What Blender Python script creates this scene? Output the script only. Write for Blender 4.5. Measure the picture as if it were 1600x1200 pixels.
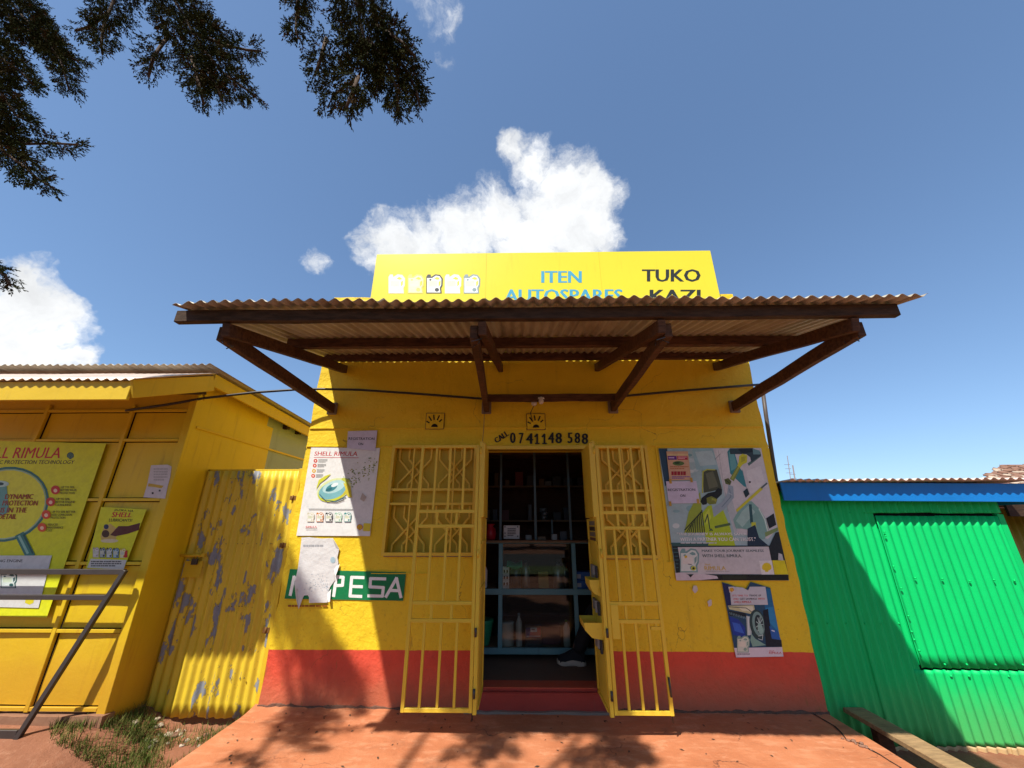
import bpy, bmesh, math, random
from mathutils import Vector, Matrix, noise
R = random.Random(7)
rad = math.radians
for o in list(bpy.data.objects):
    bpy.data.objects.remove(o)
SC = bpy.context.scene
COL = SC.collection

# ------------------------------------------------------------------ camera, sky, sun, exposure
H, F = 1.44, 601.0
TH, PS = rad(20.1), rad(.985)
cam_d = bpy.data.cameras.new('camera')
cam = bpy.data.objects.new('camera', cam_d)
COL.objects.link(cam)
cam.location = (0, 0, H)
cam.rotation_euler = (rad(90) + TH, 0, PS)
cam_d.sensor_width = 36
cam_d.lens = 36 * F / 1600
cam_d.clip_start, cam_d.clip_end = .05, 2000
SC.camera = cam

SUN_TRAVEL = Vector((.38, .553, -1))          # the way the sunlight goes
to_sun = -SUN_TRAVEL.normalized()
sun_elev = math.asin(to_sun.z)
sun_az = math.atan2(to_sun.x, to_sun.y)        # clockwise from +Y
SUN_STRENGTH, SKY_STRENGTH, EXPOSURE = 4.75, .13, .58
sd = bpy.data.lights.new('sun', 'SUN')
sd.energy, sd.angle, sd.color = SUN_STRENGTH, rad(.8), (1, .955, .88)
sun = bpy.data.objects.new('sun', sd)
COL.objects.link(sun)
sun.rotation_euler = SUN_TRAVEL.to_track_quat('-Z', 'Y').to_euler()
sun.location = (-4, -6, 12)

SC.view_settings.view_transform = 'Standard'
SC.view_settings.look = 'None'
SC.view_settings.exposure = EXPOSURE
SC.view_settings.gamma = 1
SC.view_settings.use_curve_mapping = False
SC.render.engine = 'CYCLES'

FW = Vector((-math.sin(PS) * math.cos(TH), math.cos(PS) * math.cos(TH), math.sin(TH)))
RT = Vector((math.cos(PS), math.sin(PS), 0))
UP = RT.cross(FW)
CAM = Vector((0, 0, H))
def ray(px, py):
    return FW + RT * ((px - 800) / F) + UP * ((600 - py) / F)
def P(px, py, Y=None, Z=None, X=None):         # survey: where a line of sight meets a plane of the place
    r = ray(px, py)
    t = Y / r.y if Y is not None else ((Z - H) / r.z if Z is not None else X / r.x)
    return CAM + r * t

world = bpy.data.worlds.new('World')
SC.world = world
world.use_nodes = True
wt = world.node_tree
wt.nodes.clear()
def WN(t, **k):
    n = wt.nodes.new(t)
    for a, b in k.items():
        setattr(n, a, b)
    return n
wo = WN('ShaderNodeOutputWorld')
bg = WN('ShaderNodeBackground')
bg.inputs[1].default_value = SKY_STRENGTH
sky = WN('ShaderNodeTexSky', sky_type='NISHITA', sun_disc=False)
sky.sun_elevation, sky.sun_rotation = sun_elev, sun_az
sky.altitude, sky.air_density, sky.dust_density, sky.ozone_density = 1200, 1.0, 1.1, 1.6
tc = WN('ShaderNodeTexCoord')
def wnoise(scale, det, rough, vec):
    n = WN('ShaderNodeTexNoise')
    n.inputs['Scale'].default_value, n.inputs['Detail'].default_value, n.inputs['Roughness'].default_value = scale, det, rough
    wt.links.new(vec, n.inputs['Vector'])
    return n
def wmath(op, a, b=None, c=None, clamp=False):
    n = WN('ShaderNodeMath', operation=op, use_clamp=clamp)
    for i, v in enumerate((a, b, c)):
        if v is None:
            continue
        if isinstance(v, (int, float)):
            n.inputs[i].default_value = v
        else:
            wt.links.new(v, n.inputs[i])
    return n.outputs[0]
warp = wnoise(7, 5, .6, tc.outputs['Generated'])
wsub = WN('ShaderNodeVectorMath', operation='SUBTRACT'); wsub.inputs[1].default_value = (.5, .5, .5)
wt.links.new(warp.outputs['Color'], wsub.inputs[0])
wsc = WN('ShaderNodeVectorMath', operation='SCALE'); wsc.inputs['Scale'].default_value = .15
wt.links.new(wsub.outputs[0], wsc.inputs[0])
wadd = WN('ShaderNodeVectorMath', operation='ADD')
wt.links.new(tc.outputs['Generated'], wadd.inputs[0]); wt.links.new(wsc.outputs[0], wadd.inputs[1])
# cumulus heaps: direction, angular size, weight
CLOUD = [(805, 226, 34, .8), (838, 250, 46, .9), (880, 285, 58, 1), (918, 318, 58, 1), (868, 340, 80, 1.15), (780, 345, 66, 1.0),
         (725, 366, 66, 1.0), (662, 386, 62, .9), (612, 385, 52, .85), (580, 372, 34, .6), (930, 365, 52, .95), (830, 390, 80, 1.1), (890, 385, 60, 1),
         (28, 450, 50, .95), (66, 496, 54, 1), (8, 500, 84, 1.2), (98, 528, 42, .9), (34, 545, 78, 1.1), (-70, 520, 120, 1.2), (116, 552, 36, .8),
         (488, 404, 34, .48), (505, 414, 22, .42), (700, 45, 42, .42), (660, 10, 36, .36), (690, 90, 26, .30)]
dens = None
for px, py, r, w in CLOUD:
    d0 = ray(px, py).normalized()
    ar = ((ray(px + r, py).normalized() - d0).length + (ray(px, py + r).normalized() - d0).length) / 2
    dn = WN('ShaderNodeVectorMath', operation='DISTANCE')
    wt.links.new(wadd.outputs[0], dn.inputs[0]); dn.inputs[1].default_value = d0
    q = wmath('MULTIPLY', wmath('SUBTRACT', 1, wmath('DIVIDE', dn.outputs['Value'], ar * 1.18), clamp=True), w * 1.22)
    dens = q if dens is None else wmath('MAXIMUM', dens, q)
fine = wnoise(15, 10, .68, wadd.outputs[0])
dn2 = wmath('ADD', dens, wmath('MULTIPLY', wmath('SUBTRACT', fine.outputs['Fac'], .50), 1.45))
edge = WN('ShaderNodeMapRange', interpolation_type='SMOOTHSTEP')
wt.links.new(dens, edge.inputs['Value']); edge.inputs['From Min'].default_value, edge.inputs['From Max'].default_value = .0, .22
dn2 = wmath('MULTIPLY', dn2, edge.outputs[0])
mr = WN('ShaderNodeMapRange', interpolation_type='SMOOTHSTEP')
wt.links.new(dn2, mr.inputs['Value'])
mr.inputs['From Min'].default_value, mr.inputs['From Max'].default_value = .04, .80
puff = wnoise(9, 7, .6, wadd.outputs[0])
cr = WN('ShaderNodeMapRange')
wt.links.new(puff.outputs['Fac'], cr.inputs['Value'])
cr.inputs['From Min'].default_value, cr.inputs['From Max'].default_value = .3, .66
cr.inputs['To Min'].default_value, cr.inputs['To Max'].default_value = .80, 1.12
ccol = WN('ShaderNodeMixRGB', blend_type='MULTIPLY'); ccol.inputs[0].default_value = 1
ccol.inputs[1].default_value = (5.15, 5.25, 5.35, 1)
wt.links.new(cr.outputs[0], ccol.inputs[2])
skm = WN('ShaderNodeMixRGB', blend_type='MULTIPLY'); skm.inputs[0].default_value = 1
skm.inputs[2].default_value = (.90, 1.11, 1.32, 1)
gam = WN('ShaderNodeGamma'); gam.inputs[1].default_value = .75
wt.links.new(sky.outputs[0], gam.inputs[0]); wt.links.new(gam.outputs[0], skm.inputs[1])
mx = WN('ShaderNodeMixRGB')
wt.links.new(mr.outputs[0], mx.inputs[0]); wt.links.new(skm.outputs[0], mx.inputs[1]); wt.links.new(ccol.outputs[0], mx.inputs[2])
wt.links.new(mx.outputs[0], bg.inputs[0]); wt.links.new(bg.outputs[0], wo.inputs[0])

# ------------------------------------------------------------------ materials
def lin(h, k=1.0):
    h = h.lstrip('#')
    out = []
    for i in (0, 2, 4):
        c = int(h[i:i+2], 16) / 255
        out.append(k * (c / 12.92 if c <= .04045 else ((c + .055) / 1.055) ** 2.4))
    return (*out, 1)
class NT:
    def __init__(s, name):
        s.m = bpy.data.materials.new(name); s.m.use_nodes = True
        s.t = s.m.node_tree; s.b = s.t.nodes['Principled BSDF']
        s.pos = s.t.nodes.new('ShaderNodeNewGeometry').outputs['Position']
    def n(s, t, **k):
        x = s.t.nodes.new(t)
        for a, b in k.items(): setattr(x, a, b)
        return x
    def l(s, a, b): s.t.links.new(a, b)
    def noise(s, scale, det=4, rough=.6, stretch=None):
        x = s.n('ShaderNodeTexNoise')
        x.inputs['Scale'].default_value, x.inputs['Detail'].default_value, x.inputs['Roughness'].default_value = scale, det, rough
        v = s.pos
        if stretch:
            mp = s.n('ShaderNodeMapping'); mp.inputs['Scale'].default_value = stretch; s.l(v, mp.inputs[0]); v = mp.outputs[0]
        s.l(v, x.inputs['Vector'])
        return x.outputs['Fac']
    def ramp(s, fac, a, b, lo=0., hi=1.):
        x = s.n('ShaderNodeMapRange', interpolation_type='SMOOTHSTEP')
        s.l(fac, x.inputs[0])
        for i, v in zip((1, 2, 3, 4), (a, b, lo, hi)): x.inputs[i].default_value = v
        return x.outputs[0]
    def mul(s, a, b, op='MULTIPLY'):
        x = s.n('ShaderNodeMath', operation=op)
        for i, v in enumerate((a, b)):
            if isinstance(v, (int, float)): x.inputs[i].default_value = v
            else: s.l(v, x.inputs[i])
        return x.outputs[0]
    def mix(s, fac, a, b):
        x = s.n('ShaderNodeMixRGB')
        for i, v in enumerate((fac, a, b)):
            if isinstance(v, (int, float)): x.inputs[i].default_value = v
            elif isinstance(v, tuple): x.inputs[i].default_value = v
            else: s.l(v, x.inputs[i])
        return x.outputs[0]
    def z(s):
        x = s.n('ShaderNodeSeparateXYZ'); s.l(s.pos, x.inputs[0]); return x.outputs['Z']
    def bump(s, h, strength, dist=.01, prev=None):
        x = s.n('ShaderNodeBump'); x.inputs['Strength'].default_value, x.inputs['Distance'].default_value = strength, dist
        s.l(h, x.inputs['Height'])
        if prev is not None: s.l(prev, x.inputs['Normal'])
        return x.outputs[0]
    def done(s, col, rough=.6, normal=None, metal=0., spec=.4):
        if isinstance(col, tuple): s.b.inputs['Base Color'].default_value = col
        else: s.l(col, s.b.inputs['Base Color'])
        if isinstance(rough, (int, float)): s.b.inputs['Roughness'].default_value = rough
        else: s.l(rough, s.b.inputs['Roughness'])
        s.b.inputs['Metallic'].default_value = metal
        s.b.inputs['Specular IOR Level'].default_value = spec
        if normal is not None: s.l(normal, s.b.inputs['Normal'])
        return s.m
M = {}
def painted(name, c, var=.18, dirt=.35, dirtc=(.10, .055, .02, 1), rough=.5, bump=.25, bscale=60, chips=None, streak=True, grime=None, spec=.35):
    """weathered paint: tone drift, fine specks, rain streaks, optional chips to bare metal"""
    t = NT(name)
    drift = t.ramp(t.noise(2.3, 5), .3, .75)
    cc = t.mix(t.mul(drift, var), c, tuple(v * .66 for v in c[:3]) + (1,))
    sp = t.ramp(t.noise(38, 5, .72), .62, .80)
    cc = t.mix(t.mul(sp, dirt), cc, dirtc)
    if streak:
        st = t.ramp(t.noise(6, 5, .6, (3.2, 3.2, .32)), .54, .82)
        cc = t.mix(t.mul(st, dirt * .8), cc, dirtc)
    if grime:                                                   # soil splashed up from the ground, a stain of its own
        z0, z1, gc, amt = grime
        zz = t.mul(t.z(), t.mul(t.noise(5, 5), .34), 'SUBTRACT')
        g = t.ramp(zz, z0, z1, 1., 0.)
        cc = t.mix(t.mul(g, amt), cc, gc)
    nr = t.bump(t.noise(bscale, 6, .65), bump, .006)
    nr = t.bump(t.noise(5, 3), bump * .6, .03, nr)
    if chips:
        thr, bare = chips
        ch = t.ramp(t.noise(6.5, 7, .6, (1.3, 1.3, .62)), thr, thr + .012)
        edge = t.ramp(t.noise(6.5, 7, .6, (1.3, 1.3, .62)), thr - .018, thr)
        cc = t.mix(t.mul(edge, .55), cc, (.10, .06, .02, 1))
        cc = t.mix(ch, cc, t.mix(t.noise(30, 4), bare, tuple(v * .55 for v in bare[:3]) + (1,)))
        nr = t.bump(ch, -.5, .004, nr)
    return t.done(cc, rough, nr, spec=spec)
YEL = (.74, .46, .014, 1)
M['plaster'] = None
def facade_mat():
    t = NT('painted_plaster')
    z = t.z()
    c = t.mix(t.mul(t.ramp(t.noise(1.9, 5), .3, .75), .30), (.82, .575, .020, 1), (.73, .475, .016, 1))
    # soil marks and scuffs on the lower yellow
    lowd = t.ramp(z, .35, 1.15, 1., 0.)
    sp = t.ramp(t.noise(26, 6, .75), .52, .74)
    c = t.mix(t.mul(t.mul(sp, lowd), .40), c, (.34, .13, .012, 1))
    c = t.mix(t.mul(t.ramp(t.noise(48, 5, .7), .60, .76), .6), c, (.20, .10, .015, 1))
    st = t.ramp(t.noise(5, 6, .65, (3, 3, .26)), .56, .84)
    c = t.mix(t.mul(st, .34), c, (.25, .13, .02, 1))
    # painted red dado with a hand cut upper edge
    wob = t.mul(t.mul(t.noise(9, 3), .5, 'SUBTRACT'), .012)
    dado = t.ramp(t.mul(z, wob, 'ADD'), .418, .424, 1., 0.)
    rd = t.mix(t.ramp(t.noise(7, 6, .7), .35, .7), (.70, .080, .040, 1), (.60, .070, .036, 1))
    zz = t.mul(z, t.mul(t.noise(4, 5), .26), 'SUBTRACT')
    rd = t.mix(t.mul(t.ramp(zz, -.14, .27, 1., 0.), .75), rd, (.42, .15, .072, 1))
    rd = t.mix(t.mul(t.ramp(t.noise(40, 5, .7), .6, .75), .5), rd, (.13, .03, .02, 1))
    c = t.mix(dado, c, rd)
    sc = t.ramp(t.noise(14, 6, .7, (1, 1, .25)), .62, .70)
    c = t.mix(t.mul(t.mul(sc, t.ramp(z, .2, 1.3, 1., .15)), .55), c, (.26, .13, .03, 1))
    # flaked spots showing pale undercoat
    fl = t.ramp(t.noise(3.3, 7, .66), .742, .752)
    c = t.mix(fl, c, (.50, .42, .30, 1))
    vo = t.n('ShaderNodeTexVoronoi', feature='DISTANCE_TO_EDGE'); vo.inputs['Scale'].default_value = 1.3
    wv = t.n('ShaderNodeVectorMath', operation='MULTIPLY_ADD'); wn = t.n('ShaderNodeTexNoise'); wn.inputs['Scale'].default_value = 3; wn.inputs['Detail'].default_value = 7; t.l(t.pos, wn.inputs['Vector'])
    t.l(wn.outputs['Color'], wv.inputs[0]); wv.inputs[1].default_value = (.45, .45, .45); t.l(t.pos, wv.inputs[2]); t.l(wv.outputs[0], vo.inputs['Vector'])
    ck = t.mul(t.ramp(vo.outputs['Distance'], .0, .004, 1., 0.), t.ramp(t.noise(1.1, 3), .52, .6))
    c = t.mix(t.mul(ck, .7), c, (.16, .08, .02, 1))
    n1 = t.bump(t.noise(42, 7, .7), .55, .008)
    n1 = t.bump(t.noise(7, 4), .5, .03, n1)
    return t.done(c, .62, n1, spec=.3)
M['plaster'] = facade_mat()
M['yellow_metal'] = painted('yellow_gate_paint', (.80, .55, .045, 1), .2, .45, (.22, .09, .02, 1), .42, .12, 90, streak=False)
M['pane_paint'] = painted('olive_window_paint', (.58, .41, .016, 1), .3, .5, (.12, .07, .01, 1), .5, .1)
M['yellow_kiosk'] = painted('yellow_kiosk_paint', (.70, .49, .010, 1), .34, .62, (.33, .15, .015, 1), .5, .2, 50, grime=(-.05, .75, (.50, .21, .02, 1), .62))
M['yellow_sheet'] = painted('peeling_yellow_sheet', (.74, .52, .035, 1), .3, .5, (.26, .14, .03, 1), .5, .15, 60, chips=(.575, (.31, .32, .34, 1)))
M['yellow_board'] = painted('yellow_board_paint', (.70, .47, .02, 1), .25, .35, (.16, .10, .02, 1), .55, .2, 50)
M['grey_sheet'] = painted('bare_grey_board', (.33, .37, .45, 1), .3, .4, (.12, .12, .12, 1), .6, .15)
M['green_sheet'] = painted('green_sheet_paint', (.002, .54, .135, 1), .26, .22, (.03, .20, .07, 1), .5, .08, 30, grime=(-.42, .12, (.16, .30, .09, 1), .45), spec=.2)
M['dado_sheet'] = painted('sand_sheet_paint', (.55, .37, .17, 1), .3, .5, (.22, .12, .05, 1), .6, .1)
M['blue_board'] = painted('blue_board_paint', (.004, .19, .56, 1), .35, .25, (.02, .12, .30, 1), .5, .15)
M['sign_board'] = painted('sign_yellow_print', (.80, .66, .035, 1), .08, .22, (.50, .33, .02, 1), .38, .02, 30)
M['teal'] = painted('teal_paint', (.14, .30, .32, 1), .3, .5, (.06, .05, .04, 1), .5, .15)
M['upright'] = painted('grey_green_paint', (.10, .15, .16, 1), .3, .5, (.04, .04, .04, 1), .5, .15)
M['red_step'] = painted('red_step_paint', (.36, .045, .03, 1), .4, .6, (.20, .08, .04, 1), .6, .4, 40)
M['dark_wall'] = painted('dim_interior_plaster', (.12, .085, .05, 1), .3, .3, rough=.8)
M['floor'] = painted('worn_cement_floor', (.16, .10, .065, 1), .4, .5, (.08, .05, .03, 1), .7, .3)
def wood(name, a, b, rough=.75):
    t = NT(name)
    g = t.noise(9, 6, .65, (1, 5, 5))
    c = t.mix(t.ramp(g, .3, .72), a, b)
    c = t.mix(t.mul(t.ramp(t.noise(3, 5), .5, .7), .6), c, tuple(v * .35 for v in a[:3]) + (1,))
    return t.done(c, rough, t.bump(t.noise(30, 6, .7, (1, 4, 4)), .5, .006), spec=.2)
M['beam_dark'] = wood('weathered_dark_timber', (.085, .050, .030, 1), (.035, .022, .014, 1))
M['beam_red'] = wood('stained_red_timber', (.135, .066, .036, 1), (.055, .029, .018, 1))
M['plank'] = wood('worn_bench_plank', (.40, .25, .12, 1), (.24, .15, .075, 1))
M['shelf_wood'] = wood('shelf_timber', (.30, .17, .09, 1), (.19, .11, .06, 1))
def roof_mat(name, a, rust, amt):
    t = NT(name)
    c = t.mix(t.mul(t.ramp(t.noise(2.2, 6, .65, (2, .5, 1)), .42, .72), amt), a, rust)
    c = t.mix(t.mul(t.ramp(t.noise(30, 5), .5, .8), .4), c, tuple(v * .5 for v in a[:3]) + (1,))
    return t.done(c, .55, t.bump(t.noise(40, 4), .1, .004), metal=.25, spec=.3)
M['roof_sheet'] = roof_mat('corrugated_zinc', (.46, .43, .34, 1), (.16, .10, .06, 1), .6)
M['roof_pink'] = roof_mat('faded_pink_zinc', (.62, .50, .42, 1), (.42, .28, .2, 1), .6)
def flat(name, c, rough=.6, metal=0, bump=0, spec=.35):
    t = NT(name)
    cc = t.mix(t.mul(t.ramp(t.noise(14, 5), .35, .75), .3), c, tuple(v * .6 for v in c[:3]) + (1,))
    return t.done(cc, rough, t.bump(t.noise(60, 5), bump, .004) if bump else None, metal, spec)
M['steel'] = flat('dark_steel', (.085, .075, .07, 1), .42, .6)
M['rust'] = flat('rusty_yellow_iron', (.22, .10, .025, 1), .7, .2, .4)
M['black'] = flat('black_slot', (.012, .010, .008, 1), .9)
M['cable'] = flat('black_cable', (.03, .028, .026, 1), .4)
M['conduit'] = flat('grey_pipe', (.19, .16, .15, 1), .45)
M['white_plastic'] = flat('white_plastic', (.72, .70, .66, 1), .35)
M['grass'] = None
def ground_mat():
    t = NT('red_earth')
    c = t.mix(t.ramp(t.noise(1.4, 6, .65), .3, .72), (.30, .125, .066, 1), (.21, .085, .045, 1))
    c = t.mix(t.mul(t.ramp(t.noise(16, 6, .7), .5, .72), .55), c, (.36, .18, .105, 1))
    c = t.mix(t.mul(t.ramp(t.noise(46, 5, .7), .62, .78), .6), c, (.13, .055, .03, 1))
    n = t.bump(t.noise(55, 7, .72), .6, .01)
    return t.done(c, .85, t.bump(t.noise(9, 5), .6, .03, n), spec=.2)
M['earth'] = ground_mat()
def apron_mat():
    t = NT('red_cement')
    c = t.mix(t.ramp(t.noise(1.7, 7, .66), .3, .72), (.50, .185, .082, 1), (.41, .138, .058, 1))
    sw = t.ramp(t.noise(6, 6, .66, (1, 2.6, 1)), .46, .72)
    c = t.mix(t.mul(sw, .7), c, (.58, .26, .135, 1))
    c = t.mix(t.mul(t.ramp(t.noise(60, 6, .75), .60, .74), .5), c, (.18, .065, .035, 1))
    c = t.mix(t.mul(t.ramp(t.noise(2.6, 7, .72), .54, .72), .6), c, (.25, .11, .06, 1))
    c = t.mix(t.mul(t.ramp(t.noise(120, 4, .8), .66, .74), .7), c, (.12, .05, .03, 1))
    c = t.mix(t.mul(t.ramp(t.noise(3.4, 7, .72, (1, 1.8, 1)), .56, .66), .35), c, (.66, .33, .19, 1))
    vo = t.n('ShaderNodeTexVoronoi', feature='DISTANCE_TO_EDGE'); vo.inputs['Scale'].default_value = 1.15
    wv = t.n('ShaderNodeVectorMath', operation='MULTIPLY_ADD'); wn = t.n('ShaderNodeTexNoise'); wn.inputs['Scale'].default_value = 4; wn.inputs['Detail'].default_value = 6; t.l(t.pos, wn.inputs['Vector'])
    t.l(wn.outputs['Color'], wv.inputs[0]); wv.inputs[1].default_value = (.35, .35, .35); t.l(t.pos, wv.inputs[2]); t.l(wv.outputs[0], vo.inputs['Vector'])
    ck = t.mul(t.ramp(vo.outputs['Distance'], .0, .006, 1., 0.), t.ramp(t.noise(1.3, 3), .5, .6))
    c = t.mix(t.mul(ck, .8), c, (.10, .04, .025, 1))
    n = t.bump(t.noise(70, 7, .7), .35, .006)
    return t.done(c, .7, t.bump(t.noise(11, 5), .45, .02, n), spec=.28)
M['apron'] = apron_mat()
M['asphalt'] = flat('asphalt', (.06, .058, .055, 1), .85)
M['stone'] = flat('pale_stone', (.46, .36, .26, 1), .8, 0, .5)
M['stone_red'] = flat('reddish_stone', (.24, .125, .08, 1), .8, 0, .5)
M['concrete'] = painted('brown_concrete', (.27, .135, .075, 1), .35, .5, (.13, .06, .035, 1), .8, .6, 30)
M['mortar'] = painted('grey_mortar', (.24, .19, .15, 1), .35, .5, (.10, .07, .05, 1), .85, .8, 40)
M['foot'] = painted('soil_stained_mortar', (.16, .085, .055, 1), .4, .6, (.05, .03, .02, 1), .9, .9, 40)
M['skin'] = flat('brown_skin', (.12, .06, .035, 1), .55)
M['trouser'] = flat('black_trouser', (.012, .012, .014, 1), .8)
M['shirt'] = flat('dark_shirt', (.03, .03, .05, 1), .85)
M['sole'] = flat('cream_sole', (.5, .42, .33, 1), .6)
def leafmat(name, a, b, tr=.15):
    t = NT(name)
    t.l(t.mix(t.ramp(t.noise(12, 4), .35, .68), a, b), t.b.inputs['Base Color'])
    t.b.inputs['Roughness'].default_value = .95
    t.b.inputs['Specular IOR Level'].default_value = .02
    return t.m
M['needle'] = leafmat('cypress_needles', (.026, .036, .012, 1), (.042, .040, .014, 1))
M['needle_dry'] = leafmat('dry_cypress_tips', (.065, .034, .014, 1), (.04, .034, .014, 1))
M['bark'] = wood('cypress_bark', (.11, .07, .045, 1), (.06, .04, .028, 1), .9)
M['grass'] = leafmat('grass_blades', (.075, .11, .022, 1), (.16, .15, .045, 1))
M['verge'] = flat('verge_grass', (.09, .12, .03, 1), .9)
def glassmat():
    m = bpy.data.materials.new('counter_glass'); m.use_nodes = True
    t = m.node_tree; t.nodes.clear()
    o = t.nodes.new('ShaderNodeOutputMaterial'); mixn = t.nodes.new('ShaderNodeMixShader')
    a = t.nodes.new('ShaderNodeBsdfTransparent'); b = t.nodes.new('ShaderNodeBsdfGlossy')
    a.inputs[0].default_value = (.86, .9, .88, 1); b.inputs['Roughness'].default_value = .02
    fr = t.nodes.new('ShaderNodeFresnel'); fr.inputs[0].default_value = 1.5
    mm = t.nodes.new('ShaderNodeMath'); mm.operation = 'MULTIPLY'; mm.inputs[1].default_value = .8
    t.links.new(fr.outputs[0], mm.inputs[0]); t.links.new(mm.outputs[0], mixn.inputs[0])
    t.links.new(a.outputs[0], mixn.inputs[1]); t.links.new(b.outputs[0], mixn.inputs[2]); t.links.new(mixn.outputs[0], o.inputs[0])
    return m
M['glass'] = glassmat()
_pc = {}
PAPER_K = .93
def paper(h):
    if h not in _pc:
        t = NT('print_' + h.lstrip('#'))
        c = lin(h, PAPER_K)
        c = t.mix(t.mul(t.ramp(t.noise(45, 4, .6), .38, .7), .22), c, tuple(min(1, v * 1.22 + .03) for v in c[:3]) + (1,))
        cc = t.mix(t.mul(t.ramp(t.noise(14, 6, .7), .42, .72), .34), c, tuple(v * .62 + .02 for v in lin(h, PAPER_K)[:3]) + (1,))
        _pc[h] = t.done(cc, .5, t.bump(t.noise(3.5, 4), .25, .02), spec=.3)
    return _pc[h]

# ------------------------------------------------------------------ mesh building
WL = {}                                                     # world location of every object
def wl(o): return WL.get(o.name, Vector((0, 0, 0))) if o else Vector((0, 0, 0))
def thing(name, label, cat, loc=(0, 0, 0), group=None, kind=None):
    o = bpy.data.objects.new(name, None); COL.objects.link(o)
    o.empty_display_size = .1
    o.location = loc; WL[o.name] = Vector(loc)
    return tag(o, label, cat, group, kind)
def tag(o, label=None, cat=None, group=None, kind=None):
    for k, v in (('label', label), ('category', cat), ('group', group), ('kind', kind)):
        if v: o[k] = v
    return o
class MB:
    def __init__(s): s.v, s.f, s.mi, s.mats, s.smooth = [], [], [], [], []
    def slot(s, m):
        if m is None: return 0
        if m not in s.mats: s.mats.append(m)
        return s.mats.index(m)
    def add(s, vs, fs, m=None, smooth=False):
        b = len(s.v); k = s.slot(m)
        s.v += [Vector(v) for v in vs]
        for f in fs:
            s.f.append([b + i for i in f]); s.mi.append(k); s.smooth.append(smooth)
        return s
    def box(s, lo, hi, m=None):
        x0, y0, z0 = lo; x1, y1, z1 = hi
        return s.add([(x0, y0, z0), (x1, y0, z0), (x1, y1, z0), (x0, y1, z0), (x0, y0, z1), (x1, y0, z1), (x1, y1, z1), (x0, y1, z1)],
                     [(3, 2, 1, 0), (4, 5, 6, 7), (0, 1, 5, 4), (1, 2, 6, 5), (2, 3, 7, 6), (3, 0, 4, 7)], m)
    def bar(s, a, b, w, h, up=(0, 0, 1), m=None, wob=0., n=1):
        a, b = Vector(a), Vector(b); d = (b - a).normalized()
        sd_ = d.cross(Vector(up))
        if sd_.length < 1e-4: sd_ = d.cross(Vector((0, 1, 0)))
        sd_.normalize(); u = sd_.cross(d)
        vs, fs = [], []
        for i in range(n + 1):
            c = a.lerp(b, i / n) + (sd_ * R.uniform(-wob, wob) + u * R.uniform(-wob, wob) if wob else Vector((0, 0, 0)))
            vs += [c - sd_ * w / 2 - u * h / 2, c + sd_ * w / 2 - u * h / 2, c + sd_ * w / 2 + u * h / 2, c - sd_ * w / 2 + u * h / 2]
        for i in range(n):
            for k in range(4):
                fs.append((4 * i + k, 4 * i + (k + 1) % 4, 4 * i + 4 + (k + 1) % 4, 4 * i + 4 + k))
        fs += [(3, 2, 1, 0), tuple(4 * n + k for k in range(4))]
        return s.add(vs, fs, m)
    def tube(s, pts, r, n=8, m=None, caps=True):
        pts = [Vector(p) for p in pts]; rs = r if isinstance(r, (list, tuple)) else [r] * len(pts)
        vs, fs = [], []
        ref = Vector((0, 0, 1))
        for i, p in enumerate(pts):
            d = (pts[min(i + 1, len(pts) - 1)] - pts[max(i - 1, 0)]).normalized()
            a = d.cross(ref if abs(d.dot(ref)) < .95 else Vector((1, 0, 0))).normalized(); b = d.cross(a)
            for k in range(n):
                t = 2 * math.pi * k / n
                vs.append(p + (a * math.cos(t) + b * math.sin(t)) * rs[i])
        for i in range(len(pts) - 1):
            for k in range(n):
                fs.append((i * n + k, i * n + (k + 1) % n, (i + 1) * n + (k + 1) % n, (i + 1) * n + k))
        if caps: fs += [tuple(range(n))[::-1], tuple((len(pts) - 1) * n + k for k in range(n))]
        return s.add(vs, fs, m, True)
    def lathe(s, c, prof, n=16, m=None):
        c = Vector(c); vs, fs = [], []
        for r_, z_ in prof:
            for k in range(n):
                t = 2 * math.pi * k / n
                vs.append(c + Vector((r_ * math.cos(t), r_ * math.sin(t), z_)))
        for i in range(len(prof) - 1):
            for k in range(n):
                fs.append((i * n + k, i * n + (k + 1) % n, (i + 1) * n + (k + 1) % n, (i + 1) * n + k))
        fs += [tuple(range(n))[::-1], tuple((len(prof) - 1) * n + k for k in range(n))]
        return s.add(vs, fs, m, True)
    def prism(s, poly, d, m=None):
        d = Vector(d); n = len(poly); a = [Vector(p) for p in poly]
        return s.add(a + [p + d for p in a], [tuple(range(n))[::-1], tuple(range(n, 2 * n))] +
                     [(i, (i + 1) % n, n + (i + 1) % n, n + i) for i in range(n)], m)
    def build(s, name, mat=None, parent=None, bevel=0, label=None, origin=None, kind=None):
        me = bpy.data.meshes.new(name)
        lo = Vector([min(v[i] for v in s.v) for i in range(3)]); hi = Vector([max(v[i] for v in s.v) for i in range(3)])
        c = Vector(origin) if origin else Vector(((lo.x + hi.x) / 2, (lo.y + hi.y) / 2, lo.z))
        me.from_pydata([v - c for v in s.v], [], s.f)
        for m in (s.mats or ([mat] if mat else [])): me.materials.append(m)
        if s.mats:
            me.polygons.foreach_set('material_index', s.mi)
        me.polygons.foreach_set('use_smooth', s.smooth)
        bm = bmesh.new(); bm.from_mesh(me)
        if bevel:
            bmesh.ops.bevel(bm, geom=[e for e in bm.edges if e.is_manifold and e.calc_face_angle(0) > .6], offset=bevel, segments=1, affect='EDGES', clamp_overlap=True)
        bmesh.ops.recalc_face_normals(bm, faces=bm.faces) if not getattr(s, 'keep', False) else None
        bm.to_mesh(me); bm.free()
        me.update()
        o = bpy.data.objects.new(name, me); COL.objects.link(o)
        if parent: o.parent = parent
        o.location = c - wl(parent); WL[o.name] = c
        if label: o['label'] = label
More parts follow.
